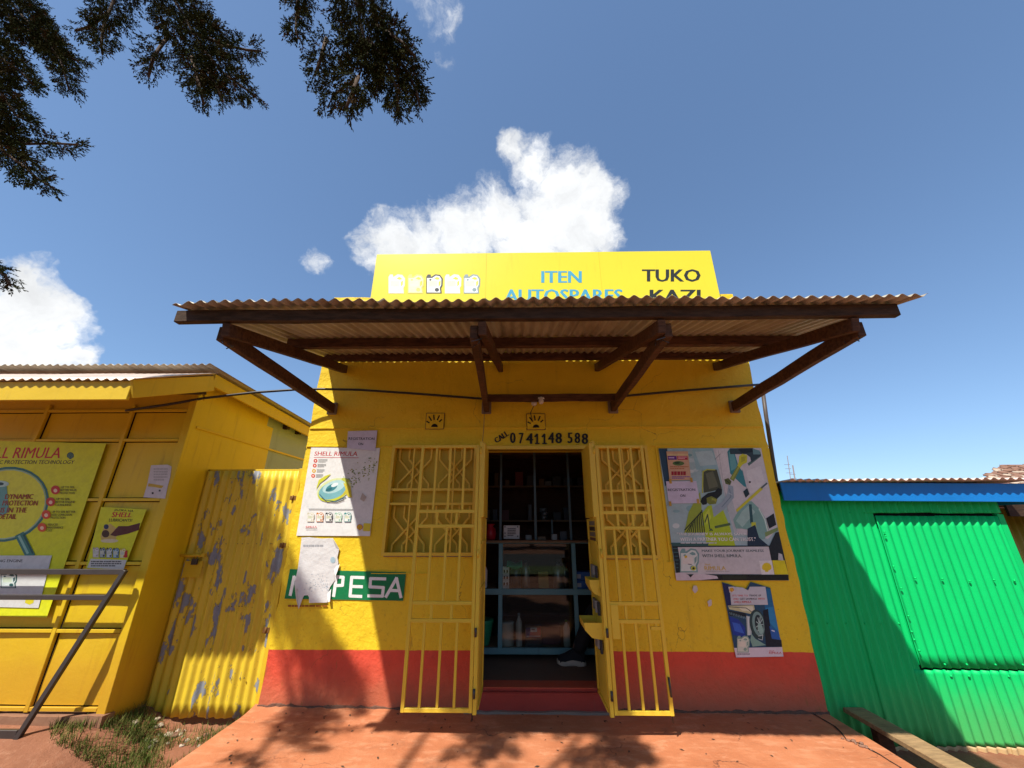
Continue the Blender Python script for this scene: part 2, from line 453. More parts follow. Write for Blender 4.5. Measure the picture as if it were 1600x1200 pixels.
        if kind: o['kind'] = kind
        return o
_tc = {}
def glyphs(body, bold):
    k = (body, bold)
    if k not in _tc:
        cu = bpy.data.curves.new('t', 'FONT'); cu.body = body; cu.offset = bold; cu.resolution_u = 2
        o = bpy.data.objects.new('t', cu); COL.objects.link(o)
        me = bpy.data.meshes.new_from_object(o.evaluated_get(bpy.context.evaluated_depsgraph_get()))
        vs = [v.co.copy() for v in me.vertices]; fs = [tuple(p.vertices) for p in me.polygons]
        bpy.data.objects.remove(o); bpy.data.curves.remove(cu); bpy.data.meshes.remove(me)
        _tc[k] = (vs, fs)
    return _tc[k]
class Print:
    """flat print on a plane Y = const; coordinates are read off the survey photo and carried to the plane"""
    def __init__(s, Y, zm=(0, 0, 1), step=.00004):
        s.mb = MB(); s.mb.keep = True; s.Y, s.zm, s.step, s.k = Y, zm, step, 0
    def w(s, x, y):
        ox, oy, q = s.zm
        return P(ox + x / q, oy + y / q, Y=s.Y - s.k * s.step)
    def poly(s, pts, h):
        s.k += 1
        vs = [s.w(*p) for p in pts]
        bm = bmesh.new(); bv = [bm.verts.new(v) for v in vs]
        f = bm.faces.new(bv); bm.normal_update()
        r = bmesh.ops.triangulate(bm, faces=[f]); bm.verts.index_update()
        fs = []
        for f in bm.faces:
            ids = [v.index for v in f.verts]
            if f.normal.y > 0: ids.reverse()
            fs.append(ids)
        s.mb.add([v.co.copy() for v in bm.verts], fs, paper(h) if isinstance(h, str) else h); bm.free()
        return s
    def rect(s, x0, y0, x1, y1, h): return s.poly([(x0, y0), (x1, y0), (x1, y1), (x0, y1)], h)
    def oval(s, cx, cy, rx, ry, h, n=22, a=0):
        ca, sa = math.cos(a), math.sin(a)
        return s.poly([(cx + rx * math.cos(t) * ca - ry * math.sin(t) * sa, cy + rx * math.cos(t) * sa + ry * math.sin(t) * ca) for t in [2 * math.pi * i / n for i in range(n)]], h)
    def line(s, pts, wd, h):
        for a, b in zip(pts, pts[1:]):
            dx, dy = b[0] - a[0], b[1] - a[1]; L = math.hypot(dx, dy) or 1; nx, ny = -dy / L * wd / 2, dx / L * wd / 2
            ex, ey = dx / L * wd * .3, dy / L * wd * .3
            s.poly([(a[0] + nx - ex, a[1] + ny - ey), (b[0] + nx + ex, b[1] + ny + ey), (b[0] - nx + ex, b[1] - ny + ey), (a[0] - nx - ex, a[1] - ny - ey)], h)
        return s
    def text(s, body, q, h, bold=.012):
        """q: x0, ytop, x1, ybase  or four corners TL TR BR BL"""
        s.k += 1
        if len(q) == 4 and not isinstance(q[0], tuple):
            x0, y0, x1, y1 = q; q = [(x0, y0), (x1, y0), (x1, y1), (x0, y1)]
        tl, tr, br, bl = [s.w(*p) for p in q]
        vs, fs = glyphs(body, 0)
        ax, bx = min(v.x for v in vs), max(v.x for v in vs); ay, by = min(v.y for v in vs), max(v.y for v in vs)
        off = bold / (bx - ax); y = Vector((0, -s.step, 0))          # strokes thickened by over-printing
        for m_, du in enumerate((0, -off, off) if bold > .004 else (0,)):
            out = []
            for v in vs:
                u, t = (v.x - ax) / (bx - ax) * (1 - 2 * off) + off + du, (v.y - ay) / (by - ay)
                out.append(bl.lerp(br, u).lerp(tl.lerp(tr, u), t) + y * m_)
            s.mb.add(out, fs, paper(h) if isinstance(h, str) else h)
        s.k += 2
        return s
    def fuzz(s, x0, y0, x1, y1, rows, h, duty=.72, seed=1):
        """lines of print too small to read"""
        r = random.Random(seed); rh = (y1 - y0) / rows
        for i in range(rows):
            x = x0; s.k += 0
            while x < x1 - 1e-6:
                L = min(r.uniform(.03, .12) * (x1 - x0) + rh * .3, x1 - x)
                s.rect(x, y0 + i * rh + rh * .12, x + L * .86, y0 + i * rh + rh * duty, h); s.k -= 1
                x += L
                if i == rows - 1 and x > x0 + .7 * (x1 - x0): break
        s.k += 1
        return s
    def jug(s, cx, cy, w, h, body, edge, lab, hole=None):
        hole = hole or edge
        f = lambda pts: [(cx + x * w / 2, cy + y * h / 2) for x, y in pts]
        s.poly(f([(-1, -.72), (-.82, -.98), (-.48, -.98), (-.42, -.72), (.1, -1), (.66, -.94), (1, -.55), (.96, .2), (.8, .45), (.86, 1), (-1, 1)]), edge)
        s.poly(f([(-.9, -.6), (-.3, -.6), (.16, -.86), (.6, -.8), (.82, -.5), (.8, .1), (.62, .4), (.7, .9), (-.9, .9)]), body)
        s.poly(f([(-.05, -.56), (.28, -.72), (.56, -.62), (.62, -.46), (.3, -.42)]), hole)
        s.poly(f([(.5, -.2), (.74, -.36), (.72, .08), (.5, .3)]), hole)
        s.poly(f([(-.74, -.3), (.3, -.3), (.36, .3), (-.74, .3)]), lab)
        s.oval(cx + .28 * w / 2, cy + .62 * h / 2, w * .13, h * .1, edge, 10)
        s.oval(cx - .5 * w / 2, cy - .42 * h / 2, w * .07, h * .05, edge, 8)
        return s
    def shell(s, cx, cy, r, h, edge=None):
        pts = []
        for i in range(15):
            t = math.pi * (1.18 - 1.36 * i / 14); q = r * (1 + .05 * (i % 2))
            pts.append((cx + q * math.cos(t), cy - q * math.sin(t) * .98))
        pts += [(cx + r * .36, cy + r * .72), (cx + r * .36, cy + r), (cx - r * .36, cy + r), (cx - r * .36, cy + r * .72)]
        if edge:
            s.poly([(cx + (x - cx) * 1.2, cy + (y - cy) * 1.2) for x, y in pts], edge)
        s.poly(pts, h)
        for a in (-50, -25, 0, 25, 50):
            s.line([(cx, cy + r * .7), (cx + r * .8 * math.sin(rad(a)), cy - r * .75 * math.cos(rad(a)))], r * .05, edge or h)
        return s
    def build(s, parent, name='print', label=None): return s.mb.build(name, None, parent, label=label)
def crumpled():
    t = NT('crumpled_paper'); c = lin('#dcdad6', .92)
    n = t.noise(9, 5, .6); w = t.noise(26, 5, .65, (1, 1, .4))
    cc = t.mix(t.mul(t.ramp(w, .55, .75), .22), c, (.55, .53, .50, 1))  # crease shading put into the colour along the wrinkles
    return t.done(cc, .7, t.bump(w, .18, .006, t.bump(n, .35, .03)), spec=.2)
M['crumpled'] = crumpled()
def sheet(parent, zm, pts, Y, mat, name='sheet', th=.0012, curl=0, label=None):
    """a sheet of paper of real thickness"""
    ox, oy, q = zm
    vs = [P(ox + x / q, oy + y / q, Y=Y) for x, y in pts]
    mb = MB(); mb.prism(vs, (0, th, 0), mat)
    return mb.build(name, None, parent, label=label)

def corrugated(u0, u1, v0, v1, fn, pitch=.076, amp=.009, per=8, nv=6, jit=0):
    """fn(u, v, h) -> point; one corrugated sheet, wave along u"""
    nu = max(4, int(round((u1 - u0) / pitch * per)))
    vs, fs = [], []
    for j in range(nv + 1):
        v = v0 + (v1 - v0) * j / nv
        for i in range(nu + 1):
            u = u0 + (u1 - u0) * i / nu
            vs.append(fn(u, v, amp * math.sin(2 * math.pi * u / pitch) + (jit * noise.noise(Vector((u * 1.7, v * 1.3, 3.1))) if jit else 0)))
    for j in range(nv):
        for i in range(nu):
            a = j * (nu + 1) + i
            fs.append((a, a + 1, a + nu + 2, a + nu + 1))
    mb = MB(); mb.add(vs, fs, None, True)
    return mb
def solid(o, th):
    md = o.modifiers.new('thickness', 'SOLIDIFY'); md.thickness = th; md.offset = 0
    return o

# ================================================================== SETTING: ground
def grid_mesh(x0, x1, y0, y1, nx, ny, zf, skirt=None):
    vs, fs = [], []
    for j in range(ny + 1):
        for i in range(nx + 1):
            x, y = x0 + (x1 - x0) * i / nx, y0 + (y1 - y0) * j / ny
            vs.append((x, y, zf(x, y)))
    for j in range(ny):
        for i in range(nx):
            a = j * (nx + 1) + i; fs.append((a, a + 1, a + nx + 2, a + nx + 1))
    mb = MB(); mb.add(vs, fs, None, True)
    if skirt is not None:
        loop = [i for i in range(nx + 1)] + [j * (nx + 1) + nx for j in range(1, ny + 1)] + [ny * (nx + 1) + i for i in range(nx - 1, -1, -1)] + [j * (nx + 1) for j in range(ny - 1, 0, -1)]
        b = [(vs[i][0] + R.uniform(-.015, .015), vs[i][1], skirt) for i in loop]; n = len(loop)
        t = [vs[i] for i in loop]
        mb.add(t + b, [(i, (i + 1) % n, n + (i + 1) % n, n + i) for i in range(n)], None, False)
    return mb
def gz(x, y):
    h = -.20 - .10 * max(0, min(1, (x - 1) / 3))
    if x < -2.2:
        k = max(0, min(1, (-2.85 - x) / .35)); h += .215 * k * max(0, min(1, (y - 2.7) / .75)) + .06 * max(0, min(1, (y - 3.2) / .5)) * (1 - k)
    n = noise.noise(Vector((x * 1.1, y * 1.1, 0))) * .025 + noise.noise(Vector((x * 5, y * 5, 2))) * .008
    return h + n
# one sheet to the horizon: fine near the shops, coarse beyond
def ground():
    xs = [-400, -120, -40, -15, -8] + [-6 + .15 * i for i in range(87)] + [8, 15, 40, 120, 400]
    ys = [-400, -120, -40, -14, -6, -2, 0, 1] + [1.5 + .15 * i for i in range(34)] + [8, 12, 25, 60, 150, 400]
    vs = [(x, y, gz(x, y) if abs(x) < 9 and -3 < y < 9 else -.25) for y in ys for x in xs]
    n = len(xs)
    fs = [(j * n + i, j * n + i + 1, (j + 1) * n + i + 1, (j + 1) * n + i) for j in range(len(ys) - 1) for i in range(n - 1)]
    mb = MB(); mb.add(vs, fs, None, True)
    return tag(mb.build('ground', M['earth'], origin=(0, 0, 0)), kind='structure')
ground()
mb = MB(); mb.add([(-200, -16, -.20), (200, -16, -.20), (200, -8.5, -.20), (-200, -8.5, -.20)], [(0, 1, 2, 3)])
tag(mb.build('road', M['asphalt']), kind='structure')
mb = MB(); mb.add([(-200, -8.4, -.17), (200, -8.4, -.17), (200, -5.6, -.17), (-200, -5.6, -.17)], [(0, 1, 2, 3)])
tag(mb.build('grass_verge', M['verge']), kind='structure')
def az(x, y):
    e = 0
    if y > 3.7: e = .035 * ((y - 3.7) / .25) ** 2 * max(0, min(1, (-x - .6) / 1.2))
    return e + .006 * noise.noise(Vector((x * 2, y * 2, 5))) + .004 * noise.noise(Vector((x * 7, y * 7, 1))) - (.03 * max(0, (2.3 - y)))
tag(grid_mesh(-2.22, 2.50, 1.4, 3.93, 90, 52, az, -.6).build('pavement_slab', M['apron']), kind='structure')
# crack across the slab by the green shop
cr_pts = [P(1262 + x / 3.81 - 82, 960 + y / 3.81, Z=.004) for x, y in [(330, 580), (400, 620), (470, 660), (510, 700), (545, 745), (620, 765), (680, 800), (740, 830), (800, 870), (860, 905), (900, 940)]]
cm = MB()
for a, b in zip(cr_pts, cr_pts[1:]):
    d = (b - a).normalized(); n = Vector((-d.y, d.x, 0)) * R.uniform(.004, .008)
    cm.add([a + n, a - n, b - n * .7, b + n * .7], [(0, 1, 2, 3)])
for v in cm.v: v.z = az(v.x, v.y) + .004
tag(cm.build('pavement_crack', M['black']), kind='structure')
mb = MB()
for i in range(15):
    c = cr_pts[4].lerp(cr_pts[6], R.random()) + Vector((R.gauss(0, .02), R.gauss(0, .02), 0)); s_ = R.uniform(.006, .016)
    mb.lathe((c.x, c.y, az(c.x, c.y)), [(s_, 0), (s_ * .8, s_ * .6), (s_ * .2, s_ * .8)], 5)
tag(mb.build('crack_gravel', M['stone_red']), kind='stuff', label='pale crumbs of cement in the crack of the slab', cat='gravel')

# ================================================================== THE SHOP
WY, WX0, WX1 = 3.9, -2.18, 2.51
DX0, DX1, DZ0, DZ1 = -.36, .70, .16, 2.155
shop = thing('auto_spares_shop', 'yellow plastered shop with red painted base and open doorway in the middle', 'shop', (0.1, WY, 0))
LWX0, LWX1, LWZ0, LWZ1 = -1.26, -.44, 1.19, 2.18
RWX0, RWX1, RWZ0, RWZ1 = .80, 1.27, 1.17, 2.17
def wall_grid(x0, x1, z0, z1, holes, Y, th, step, jx=0, jy=0):
    def cuts(a, b, extra):
        c = {round(a, 4), round(b, 4)} | {round(e, 4) for e in extra if a < e < b}
        n = int((b - a) / step)
        for i in range(1, n):
            v = a + (b - a) * i / n
            if all(abs(v - e) > step * .35 for e in c): c.add(round(v, 4))
        return sorted(c)
    xs = cuts(x0, x1, [h[0] for h in holes] + [h[1] for h in holes]); zs = cuts(z0, z1, [h[2] for h in holes] + [h[3] for h in holes])
    def inh(x, z, e=0): return any(h[0] - e <= x <= h[1] + e and h[2] - e <= z <= h[3] + e for h in holes)
    mb = MB(); idx = {}
    vs = []
    for j, z in enumerate(zs):
        for i, x in enumerate(xs):
            ex = (i in (0, len(xs) - 1)); near = inh(x, z, .01)
            X = x + (R.uniform(-jx, jx) + noise.noise(Vector((x, z * 3, 9))) * jx if ex else 0)
            Yj = Y + (0 if near else noise.noise(Vector((x * 2.1, z * 2.1, 4))) * jy + noise.noise(Vector((x * 7, z * 7, 1))) * jy * .35)
            Zj = z + (R.uniform(-jx, jx) if j == len(zs) - 1 else 0)
            idx[i, j, 0] = len(vs); vs.append((X, Yj, Zj)); idx[i, j, 1] = len(vs); vs.append((X, Y + th, Zj))
    fs = []
    cell = lambda i, j: 0 <= i < len(xs) - 1 and 0 <= j < len(zs) - 1 and not inh((xs[i] + xs[i+1]) / 2, (zs[j] + zs[j+1]) / 2)
    for j in range(len(zs) - 1):
        for i in range(len(xs) - 1):
            if not cell(i, j): continue
            q = [(i, j), (i + 1, j), (i + 1, j + 1), (i, j + 1)]
            fs.append([idx[a, b, 0] for a, b in q]); fs.append([idx[a, b, 1] for a, b in q][::-1])
            for (di, dj, e0, e1) in ((-1, 0, 3, 0), (1, 0, 1, 2), (0, -1, 0, 1), (0, 1, 2, 3)):
                if not cell(i + di, j + dj):
                    a, b = q[e0], q[e1]
                    fs.append([idx[(*a, 0)], idx[(*a, 1)], idx[(*b, 1)], idx[(*b, 0)]])
    mb.add(vs, fs)
    return mb
wall_grid(WX0, WX1, -.5, 3.97, [(DX0, DX1, DZ0, DZ1), (LWX0, LWX1, LWZ0, LWZ1), (RWX0, RWX1, RWZ0, RWZ1)], WY, .16, .09, .008, .006).build('front_wall', M['plaster'], shop)
for x0, x1 in ((WX0 + .01, WX0 + .16), (WX1 - .16, WX1 - .01)):
    MB().box((x0, WY + .161, -.5), (x1, 7.4, 3.55)).build('side_wall', M['plaster'], shop)
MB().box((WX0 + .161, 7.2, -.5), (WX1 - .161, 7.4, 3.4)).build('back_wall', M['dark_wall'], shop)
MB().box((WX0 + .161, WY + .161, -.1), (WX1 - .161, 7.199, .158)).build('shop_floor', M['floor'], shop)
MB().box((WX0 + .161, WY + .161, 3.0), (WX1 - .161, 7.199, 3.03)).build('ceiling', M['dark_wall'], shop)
for i in range(6):
    u0 = WX0 + .02 + i * .78; u1 = min(u0 + .80, WX1 - .02)
    if u1 - u0 < .1: continue
    solid(corrugated(u0, u1, WY + .2, 7.6, lambda u, v, h: (u, v, 3.62 - .06 * (v - WY) + h + .002 * (i % 2))).build('roofing_sheet', M['roof_sheet'], shop), .001)
# dark sheet added inside the room (keeps the inside of the front wall dim)
MB().box((WX0 + .162, WY + .162, 2.2), (WX1 - .162, WY + .175, 2.99)).build('inner_dark_sheet', M['dark_wall'], shop)
# step and threshold
st = MB(); st.box((DX0 - .02, WY - .035, -.1), (DX1 + .05, WY - .001, .135)); st.build('door_step', M['red_step'], shop, .008)
MB().box((DX0 + .001, WY - .001, .10), (DX1 - .001, WY + .165, .1595)).build('threshold', M['red_step'], shop, .006)
mb = MB(); mb.bar((DX0 - .1, WY - .05, .006), (DX1 + .12, WY - .05, .006), .03, .02, n=14, wob=.004); mb.build('cement_lip', M['mortar'], shop)
# rough mortar foot along the wall
for xa, xb in ((WX0 - .01, DX0 - .1), (DX1 + .12, WX1)):
    mb = MB(); mb.bar((xa, WY - .002, .000 + az(xa, 3.88)), (xb, WY - .002, -.004), .022, .032, n=int((xb - xa) * 26), wob=.009); mb.build('mortar_foot', M['foot'], shop)
# raised plaster lines
for a, b, w_ in (((WX0, 2.387), (WX1, 2.387), .010), ((WX0, 2.196), (-1.30, 2.196), .008), ((1.34, 2.19), (WX1 - .08, 2.19), .008),
                ((-1.36, 1.02), (-.85, 1.02), .006), ((1.36, 1.12), (1.62, 1.12), .006)):
    mb = MB(); mb.bar((a[0], WY - .004, a[1]), (b[0], WY - .004, b[1]), .014, w_, n=12, wob=.001); mb.build('plaster_line', M['plaster'], shop)
for x, z0, z1 in ((1.385, 1.12, 2.19),):
    mb = MB(); mb.bar((x, WY - .004, z0), (x, WY - .004, z1), .008, .014, n=5); mb.build('plaster_line', M['plaster'], shop)
# door frame
fr = MB()
for lo, hi in (((DX0 - .035, WY - .03, DZ0), (DX0, WY + .05, DZ1 + .04)), ((DX1, WY - .03, DZ0), (DX1 + .035, WY + .05, DZ1 + .04)), ((DX0, WY - .03, DZ1), (DX1, WY + .05, DZ1 + .04))):
    MB().box(lo, hi).build('door_frame', M['yellow_metal'], shop, .003)
# windows
def window(x0, x1, z0, z1, cols, label):
    fw = MB(); t = .028
    fw.box((x0 - .02, WY - .035, z0 - .02), (x0 - .02 + t, WY + .02, z1 + .02)); fw.box((x1 + .02 - t, WY - .035, z0 - .02), (x1 + .02, WY + .02, z1 + .02))
    fw.box((x0 - .02 + t, WY - .035, z0 - .02), (x1 + .02 - t, WY + .02, z0 - .02 + t)); fw.box((x0 - .02 + t, WY - .035, z1 + .02 - t), (x1 + .02 - t, WY + .02, z1 + .02))
    w = fw.build('window', M['yellow_metal'], shop, label=label)
    MB().box((x0 + .001, WY + .075, z0 + .001), (x1 - .001, WY + .10, z1 - .001)).build('shutter', M['pane_paint'], w)
    MB().box((x0, WY - .02, z0 - .028), (x1, WY + .05, z0 - .021)).build('sill', M['mortar'], w)
    hz = z1 - z0
    for q in (.42, .555):
        MB().box((x0 + .009, WY - .028, z1 - hz * q - .011), (x1 - .009, WY - .008, z1 - hz * q + .011)).build('rail', M['yellow_metal'], w)
    cw = (x1 - x0) / cols
    for c in range(cols):
        cx = x0 + cw * (c + .5)
        for (za, zb) in ((z1 - .01, z1 - hz * .42 + .012), (z1 - hz * .42 - .012, z1 - hz * .555 + .012), (z1 - hz * .555 - .012, z0 + .01)):
            MB().box((cx - .008, WY - .026, zb), (cx + .008, WY - .010, za)).build('mullion', M['yellow_metal'], w)
    # crossed ornament bars behind the rails
    for c in range(cols):
        cx = x0 + cw * (c + .5)
        for (za, zb) in ((z1 - .005, z1 - hz * .43), (z1 - hz * .57, z0 + .005)):
            for sgn in (-1, 1):
                for off in (.40, .16):
                    xa = cx - sgn * off * cw; xb = xa + sgn * .53 * cw
                    zz = za - (za - zb) * .26; zy = za - (za - zb) * .84
                    mb = MB()
                    yy = WY + .032 + .014 * (sgn > 0)
                    for p, q_ in (((xa, yy, za), (xa, yy, zz)), ((xa, yy, zz), (xb, yy, zy)), ((xb, yy, zy), (xb, yy, zb))):
                        mb.bar(p, q_, .017, .014, (0, 1, 0))
                    mb.build('ornament_bar', M['yellow_metal'], w)
window(LWX0, LWX1, LWZ0, LWZ1, 2, 'wide window with yellow crossed bars left of the door')
window(RWX0, RWX1, RWZ0, RWZ1, 1, 'narrow window with yellow crossed bars right of the door')
# two sunburst air bricks
for cx, cy in ((679.5, 657.5), (837.5, 658.5)):
    c = P(cx, cy, Y=WY - .02); hw, hh = .092, .082
    b = MB(); b.box((c.x - hw, WY - .018, c.z - hh), (c.x + hw, WY - .002, c.z + hh)); blk = b.build('air_brick', M['plaster'], shop, .004)
    MB().box((c.x - hw - .006, WY - .011, c.z - hh - .006), (c.x + hw + .006, WY - .0075, c.z + hh + .006)).build('joint', M['foot'], blk)
    s_ = MB()
    for a in (-62, -34, -8, 22, 48):
        d = Vector((math.sin(rad(a)), 0, math.cos(rad(a)))); o_ = Vector((c.x, WY - .0188, c.z - hh * .62))
        p0, p1 = o_ + d * .062, o_ + d * (.118 if abs(a) < 40 else .098)
        s_.bar(p0, p1, .013, .004, (0, 1, 0))
    s_.prism([Vector((c.x + .034 * math.cos(t), WY - .0205, c.z - hh * .8 + .034 * math.sin(t))) for t in [math.pi * i / 10 for i in range(11)]], (0, .003, 0))
    s_.build('slot', M['black'], blk)  # black plates on the face, the shade of the holes put in as colour
# painted phone number and painted money sign: paint on the wall
pr_ = Print(WY - .0085); pr_.text('CALL', [(771, 686), (791, 672), (796, 679.5), (775.5, 693)], '#141210', .06); pr_.build(shop, 'painted_word')
for ch, x0, x1 in zip('0741148588', (796, 810, 821, 835, 846.5, 855.5, 867, 886, 897, 908), (806.5, 819, 834, 842, 853.5, 867, 879, 895.5, 907.5, 920)):
    dy = R.uniform(-.8, .8); pr_ = Print(WY - .0085)
    if ch == '1':
        xm = (x0 + x1) / 2 + .8
        pr_.line([(x0 + 1, 681.5 + dy), (xm, 678 + dy), (xm, 692.5 + dy)], 2.8, '#141210'); pr_.line([(x0 + 1.4, 692.2 + dy), (x1 + .6, 692.2 + dy)], 2, '#141210')
    else: pr_.text(ch, (x0 + .7, 676.5 + dy, x1 - .7, 693 + dy), '#141210', .034)
    pr_.build(shop, 'painted_digit')
Z3 = (400, 640, 4)
pr_ = Print(WY - .0085, Z3)
pr_.poly([(212, 997), (938, 1018), (920, 1195), (178, 1182)], '#0d7a45')
for pts in ([(214, 1158), (238, 1045), (298, 1130), (345, 1050), (335, 1162)], [(410, 1108), (445, 1108)], [(485, 1165), (502, 1045), (545, 1048), (540, 1098), (496, 1100)],
            [(672, 1050), (598, 1048), (588, 1165), (658, 1168)], [(594, 1105), (662, 1107)],
            [(808, 1058), (716, 1056), (712, 1108), (796, 1112), (790, 1166), (702, 1164)], [(812, 1170), (878, 1054), (905, 1172)], [(838, 1130), (896, 1132)]):
    pr_.line(pts, 19, '#f4f2ec')
pr_.fuzz(200, 1218, 520, 1238, 1, '#9a5a10', seed=4)
pr_.build(shop, 'painted_sign', 'green painted money transfer sign lettered M-PESA in white')

# ------------------------------------------------------------------ awning
awn = thing('awning', 'timber awning with rusty corrugated sheets over the yellow shop door', 'awning', (.1, WY, 2.6))
def roof_z(y): return 3.203 - .25 * (3.9 - y)
n_s = 7; AX0, AX1 = -2.14, 2.47; wS = (AX1 - AX0) / n_s
for i in range(n_s):
    u0 = AX0 + i * wS - (.04 if i else 0); u1 = AX0 + (i + 1) * wS
    y0 = 2.03 + R.uniform(-.010, .010); sag = R.uniform(-.004, .004)
    def fn(u, v, h, i=i, sag=sag):
        e = .012 * max(0, (2.4 - v)) * math.sin(u * 3.1)
        if u < AX0 + .12: e -= .02 * (AX0 + .12 - u) / .12
        return (u, v, roof_z(v) + h + .003 * (i % 2) + sag + e)
    solid(corrugated(u0, u1, y0, 3.87, fn, .0765, .0115, 8, 8, .004).build('roofing_sheet', M['roof_sheet'], awn), .0012)
def beam(name, a, b, w, h, mat, wob=.003, n=8):
    mb = MB(); mb.bar(a, b, w, h, n=n, wob=wob)
    return mb.build(name, M[mat], awn, .004)
beam('front_beam', (-2.20, 2.15, 2.700), (2.37, 2.15, 2.700), .045, .082, 'beam_dark', .004, 12)
beam('purlin', (-2.02, 3.02, 2.930), (2.40, 3.02, 2.925), .05, .085, 'beam_red')
beam('purlin', (-2.10, 3.79, 3.145), (2.42, 3.79, 3.140), .05, .085, 'beam_red')
for xf, xw in ((-1.865, -1.91), (-.225, -.19), (.90, .86), (2.10, 2.14)):
    beam('rafter', (xf, 2.15, 2.605), (xw, 3.93, 3.060), .05, .088, 'beam_red')
for xf, xw in ((-1.92, -1.97), (-.28, -.335), (.95, .99), (2.155, 2.25)):
    beam('tie_beam', (xf, 2.19, 2.600), (xw, 3.96, 2.595), .05, .098, 'beam_red')
    mb = MB(); mb.box((xw - .05, WY - .03, 2.53), (xw + .05, WY - .002, 2.66)); mb.build('wall_socket', M['mortar'], awn, .006)
beam('cross_board', (-.31, 3.66, 2.63), (.98, 3.66, 2.632), .03, .075, 'beam_red')
mb = MB()
for x in (-1.9, -.25, .92, 2.13):
    for k in range(3):
        mb.bar((x + R.uniform(-.03, .03), 2.2 + .04 * k, 2.555), (x + R.uniform(-.05, .05), 2.19 + .04 * k, 2.53), .005, .005)
mb.build('bent_nails', M['steel'], awn)
# stone left on the awning
mb = MB(); c = P(1287, 467, Y=2.3)
mb.lathe((c.x, 2.32, roof_z(2.32) + .012), [(.10, 0), (.12, .02), (.09, .045), (.03, .06)], 9)
for v in mb.v: v += Vector((R.uniform(-.015, .015), R.uniform(-.015, .015), 0))
tag(mb.build('stone', M['stone_red']), 'flat brown stone lying on the right end of the awning sheets', 'stone')

# ------------------------------------------------------------------ roof signboard
sb = thing('signboard', 'long yellow shop signboard standing above the awning against the sky', 'sign', (.3, 3.82, 3.85))
MB().box((-1.70, 3.80, 3.80), (2.30, 3.835, 4.512)).build('board', M['sign_board'], sb, .003)
for x in (-1.3, .3, 1.9):
    MB().box((x - .02, 3.836, 3.5), (x + .02, 3.875, 4.45)).build('post', M['steel'], sb)
for x in (-.37, .97):
    MB().box((x - .0015, 3.7985, 3.80), (x + .0015, 3.80, 4.51)).build('seam', M['yellow_board'], sb)
pr_ = Print(3.7985)
for (cx, e, b) in ((620, '#f2f0d8', '#fbfbf4'), (650, '#e0d878', '#f6f2c0'), (679, '#3c4040', '#f4f4ea'), (708, '#eef0e2', '#fcfcf6'), (737.5, '#8fa3a6', '#f2f4f2')):
    pr_ = Print(3.7985); pr_.jug(cx, 443.5, 26, 30, b, e, '#f2eecb', '#e6d43c'); pr_.build(sb, 'jug_print')
for w_, q, h_ in (('ITEN', (845.6, 423.5, 909, 441.6), '#4aa6c4'), ('AUTOSPARES', (788, 452, 973, 471.5), '#4aa6c4'), ('TUKO', (1003, 420.7, 1094.7, 440), '#2b2f2c'), ('KAZI', (1015, 452.6, 1094.7, 472), '#2b2f2c')):
    pr_ = Print(3.7985); pr_.text(w_, q, h_, .03); pr_.build(sb, 'lettering')

# ------------------------------------------------------------------ gates: folding grille leaf hung on a sheet door leaf
GY = 3.46
def gate(hx, ox, zt, zb, label, rails, right):
    s = 1 if ox > hx else -1
    g = thing('security_gate', label, 'gate', (hx, GY, zb), 'folding steel gates of the shop door')
    YM = M['yellow_metal']
    L, Rr = min(hx, ox), max(hx, ox)
    stw = .026
    MB().box((L, GY - .012, zb), (L + stw, GY + .012, zt)).build('stile', YM, g, .002)
    MB().box((Rr - stw, GY - .012, zb), (Rr, GY + .012, zt)).build('stile', YM, g, .002)
    hs = [zt - .013] + rails + [zb + .014]
    for z in hs:
        MB().box((L + stw, GY - .011, z - .013), (Rr - stw, GY + .011, z + .013)).build('rail', YM, g, .002)
    for a, b, n in zip(hs, hs[1:], (3, 2, 3, 2, 3)):
        for k in range(n):
            q = (k + 1) / (n + 1) if n == 3 else (.34, .66)[k]
            x = L + stw / 2 + (Rr - L - stw) * q + R.uniform(-.004, .004)
            MB().box((x - .0095, GY - .0085, b + .013), (x + .0095, GY + .0085, a - .013)).build('bar', YM, g, .0015)
    # the sheet leaf that carries it, standing square to the wall
    hxx = hx - s * .032
    MB().box((min(hxx, hxx + s * .028), GY - .016, zb - .01), (max(hxx, hxx + s * .028), GY + .02, zt + .035)).build('hinge_post', YM, g, .002)
    MB().box((hxx - .004, GY + .021, zb + .01), (hxx + .004, WY - .031, zt - .62)).build('lower_panel', YM, g)
    MB().box((hxx - .022, GY - .02, 1.50), (hxx + .018, WY - .031, zt + .02)).build('upper_panel', YM, g, .003)
    for z in (zb + .02, .95, 1.30):
        MB().box((hxx - .012, GY + .021, z - .012), (hxx + .012, WY - .031, z + .012)).build('panel_rail', YM, g)
    MB().box((hxx - .012, WY - .056, zb), (hxx + .012, WY - .031, 1.49)).build('panel_stile', YM, g)
    for z in (zb + .12, .66, 1.22, zt - .05):
        mb = MB(); mb.tube([(hx - s * .012, GY - .022, z - .03), (hx - s * .012, GY - .022, z + .03)], .009, 8); mb.build('hinge', M['yellow_metal'] if z > 1 else M['steel'], g)
    mb = MB(); bx = hx if not right else ox - .012
    mb.tube([(bx, GY, zb - .045), (bx, GY, zb + .22)], .006, 8); mb.build('drop_bolt', M['steel'], g)
    return g, hxx
zr_l = [P(700, y, Y=GY).z for y in (799, 822, 942, 969.6)]
gl, gl_x = gate(-.351, -.877, 2.118, .150, 'folding yellow steel gate left of the door, in front of the wide window', zr_l, False)
zr_r = [P(990, y, Y=GY).z for y in (801, 825, 943, 971)]
gr, gr_x = gate(.684, 1.114, 2.112, .142, 'folding yellow steel gate right of the door, hung with yellow trays', zr_r, True)
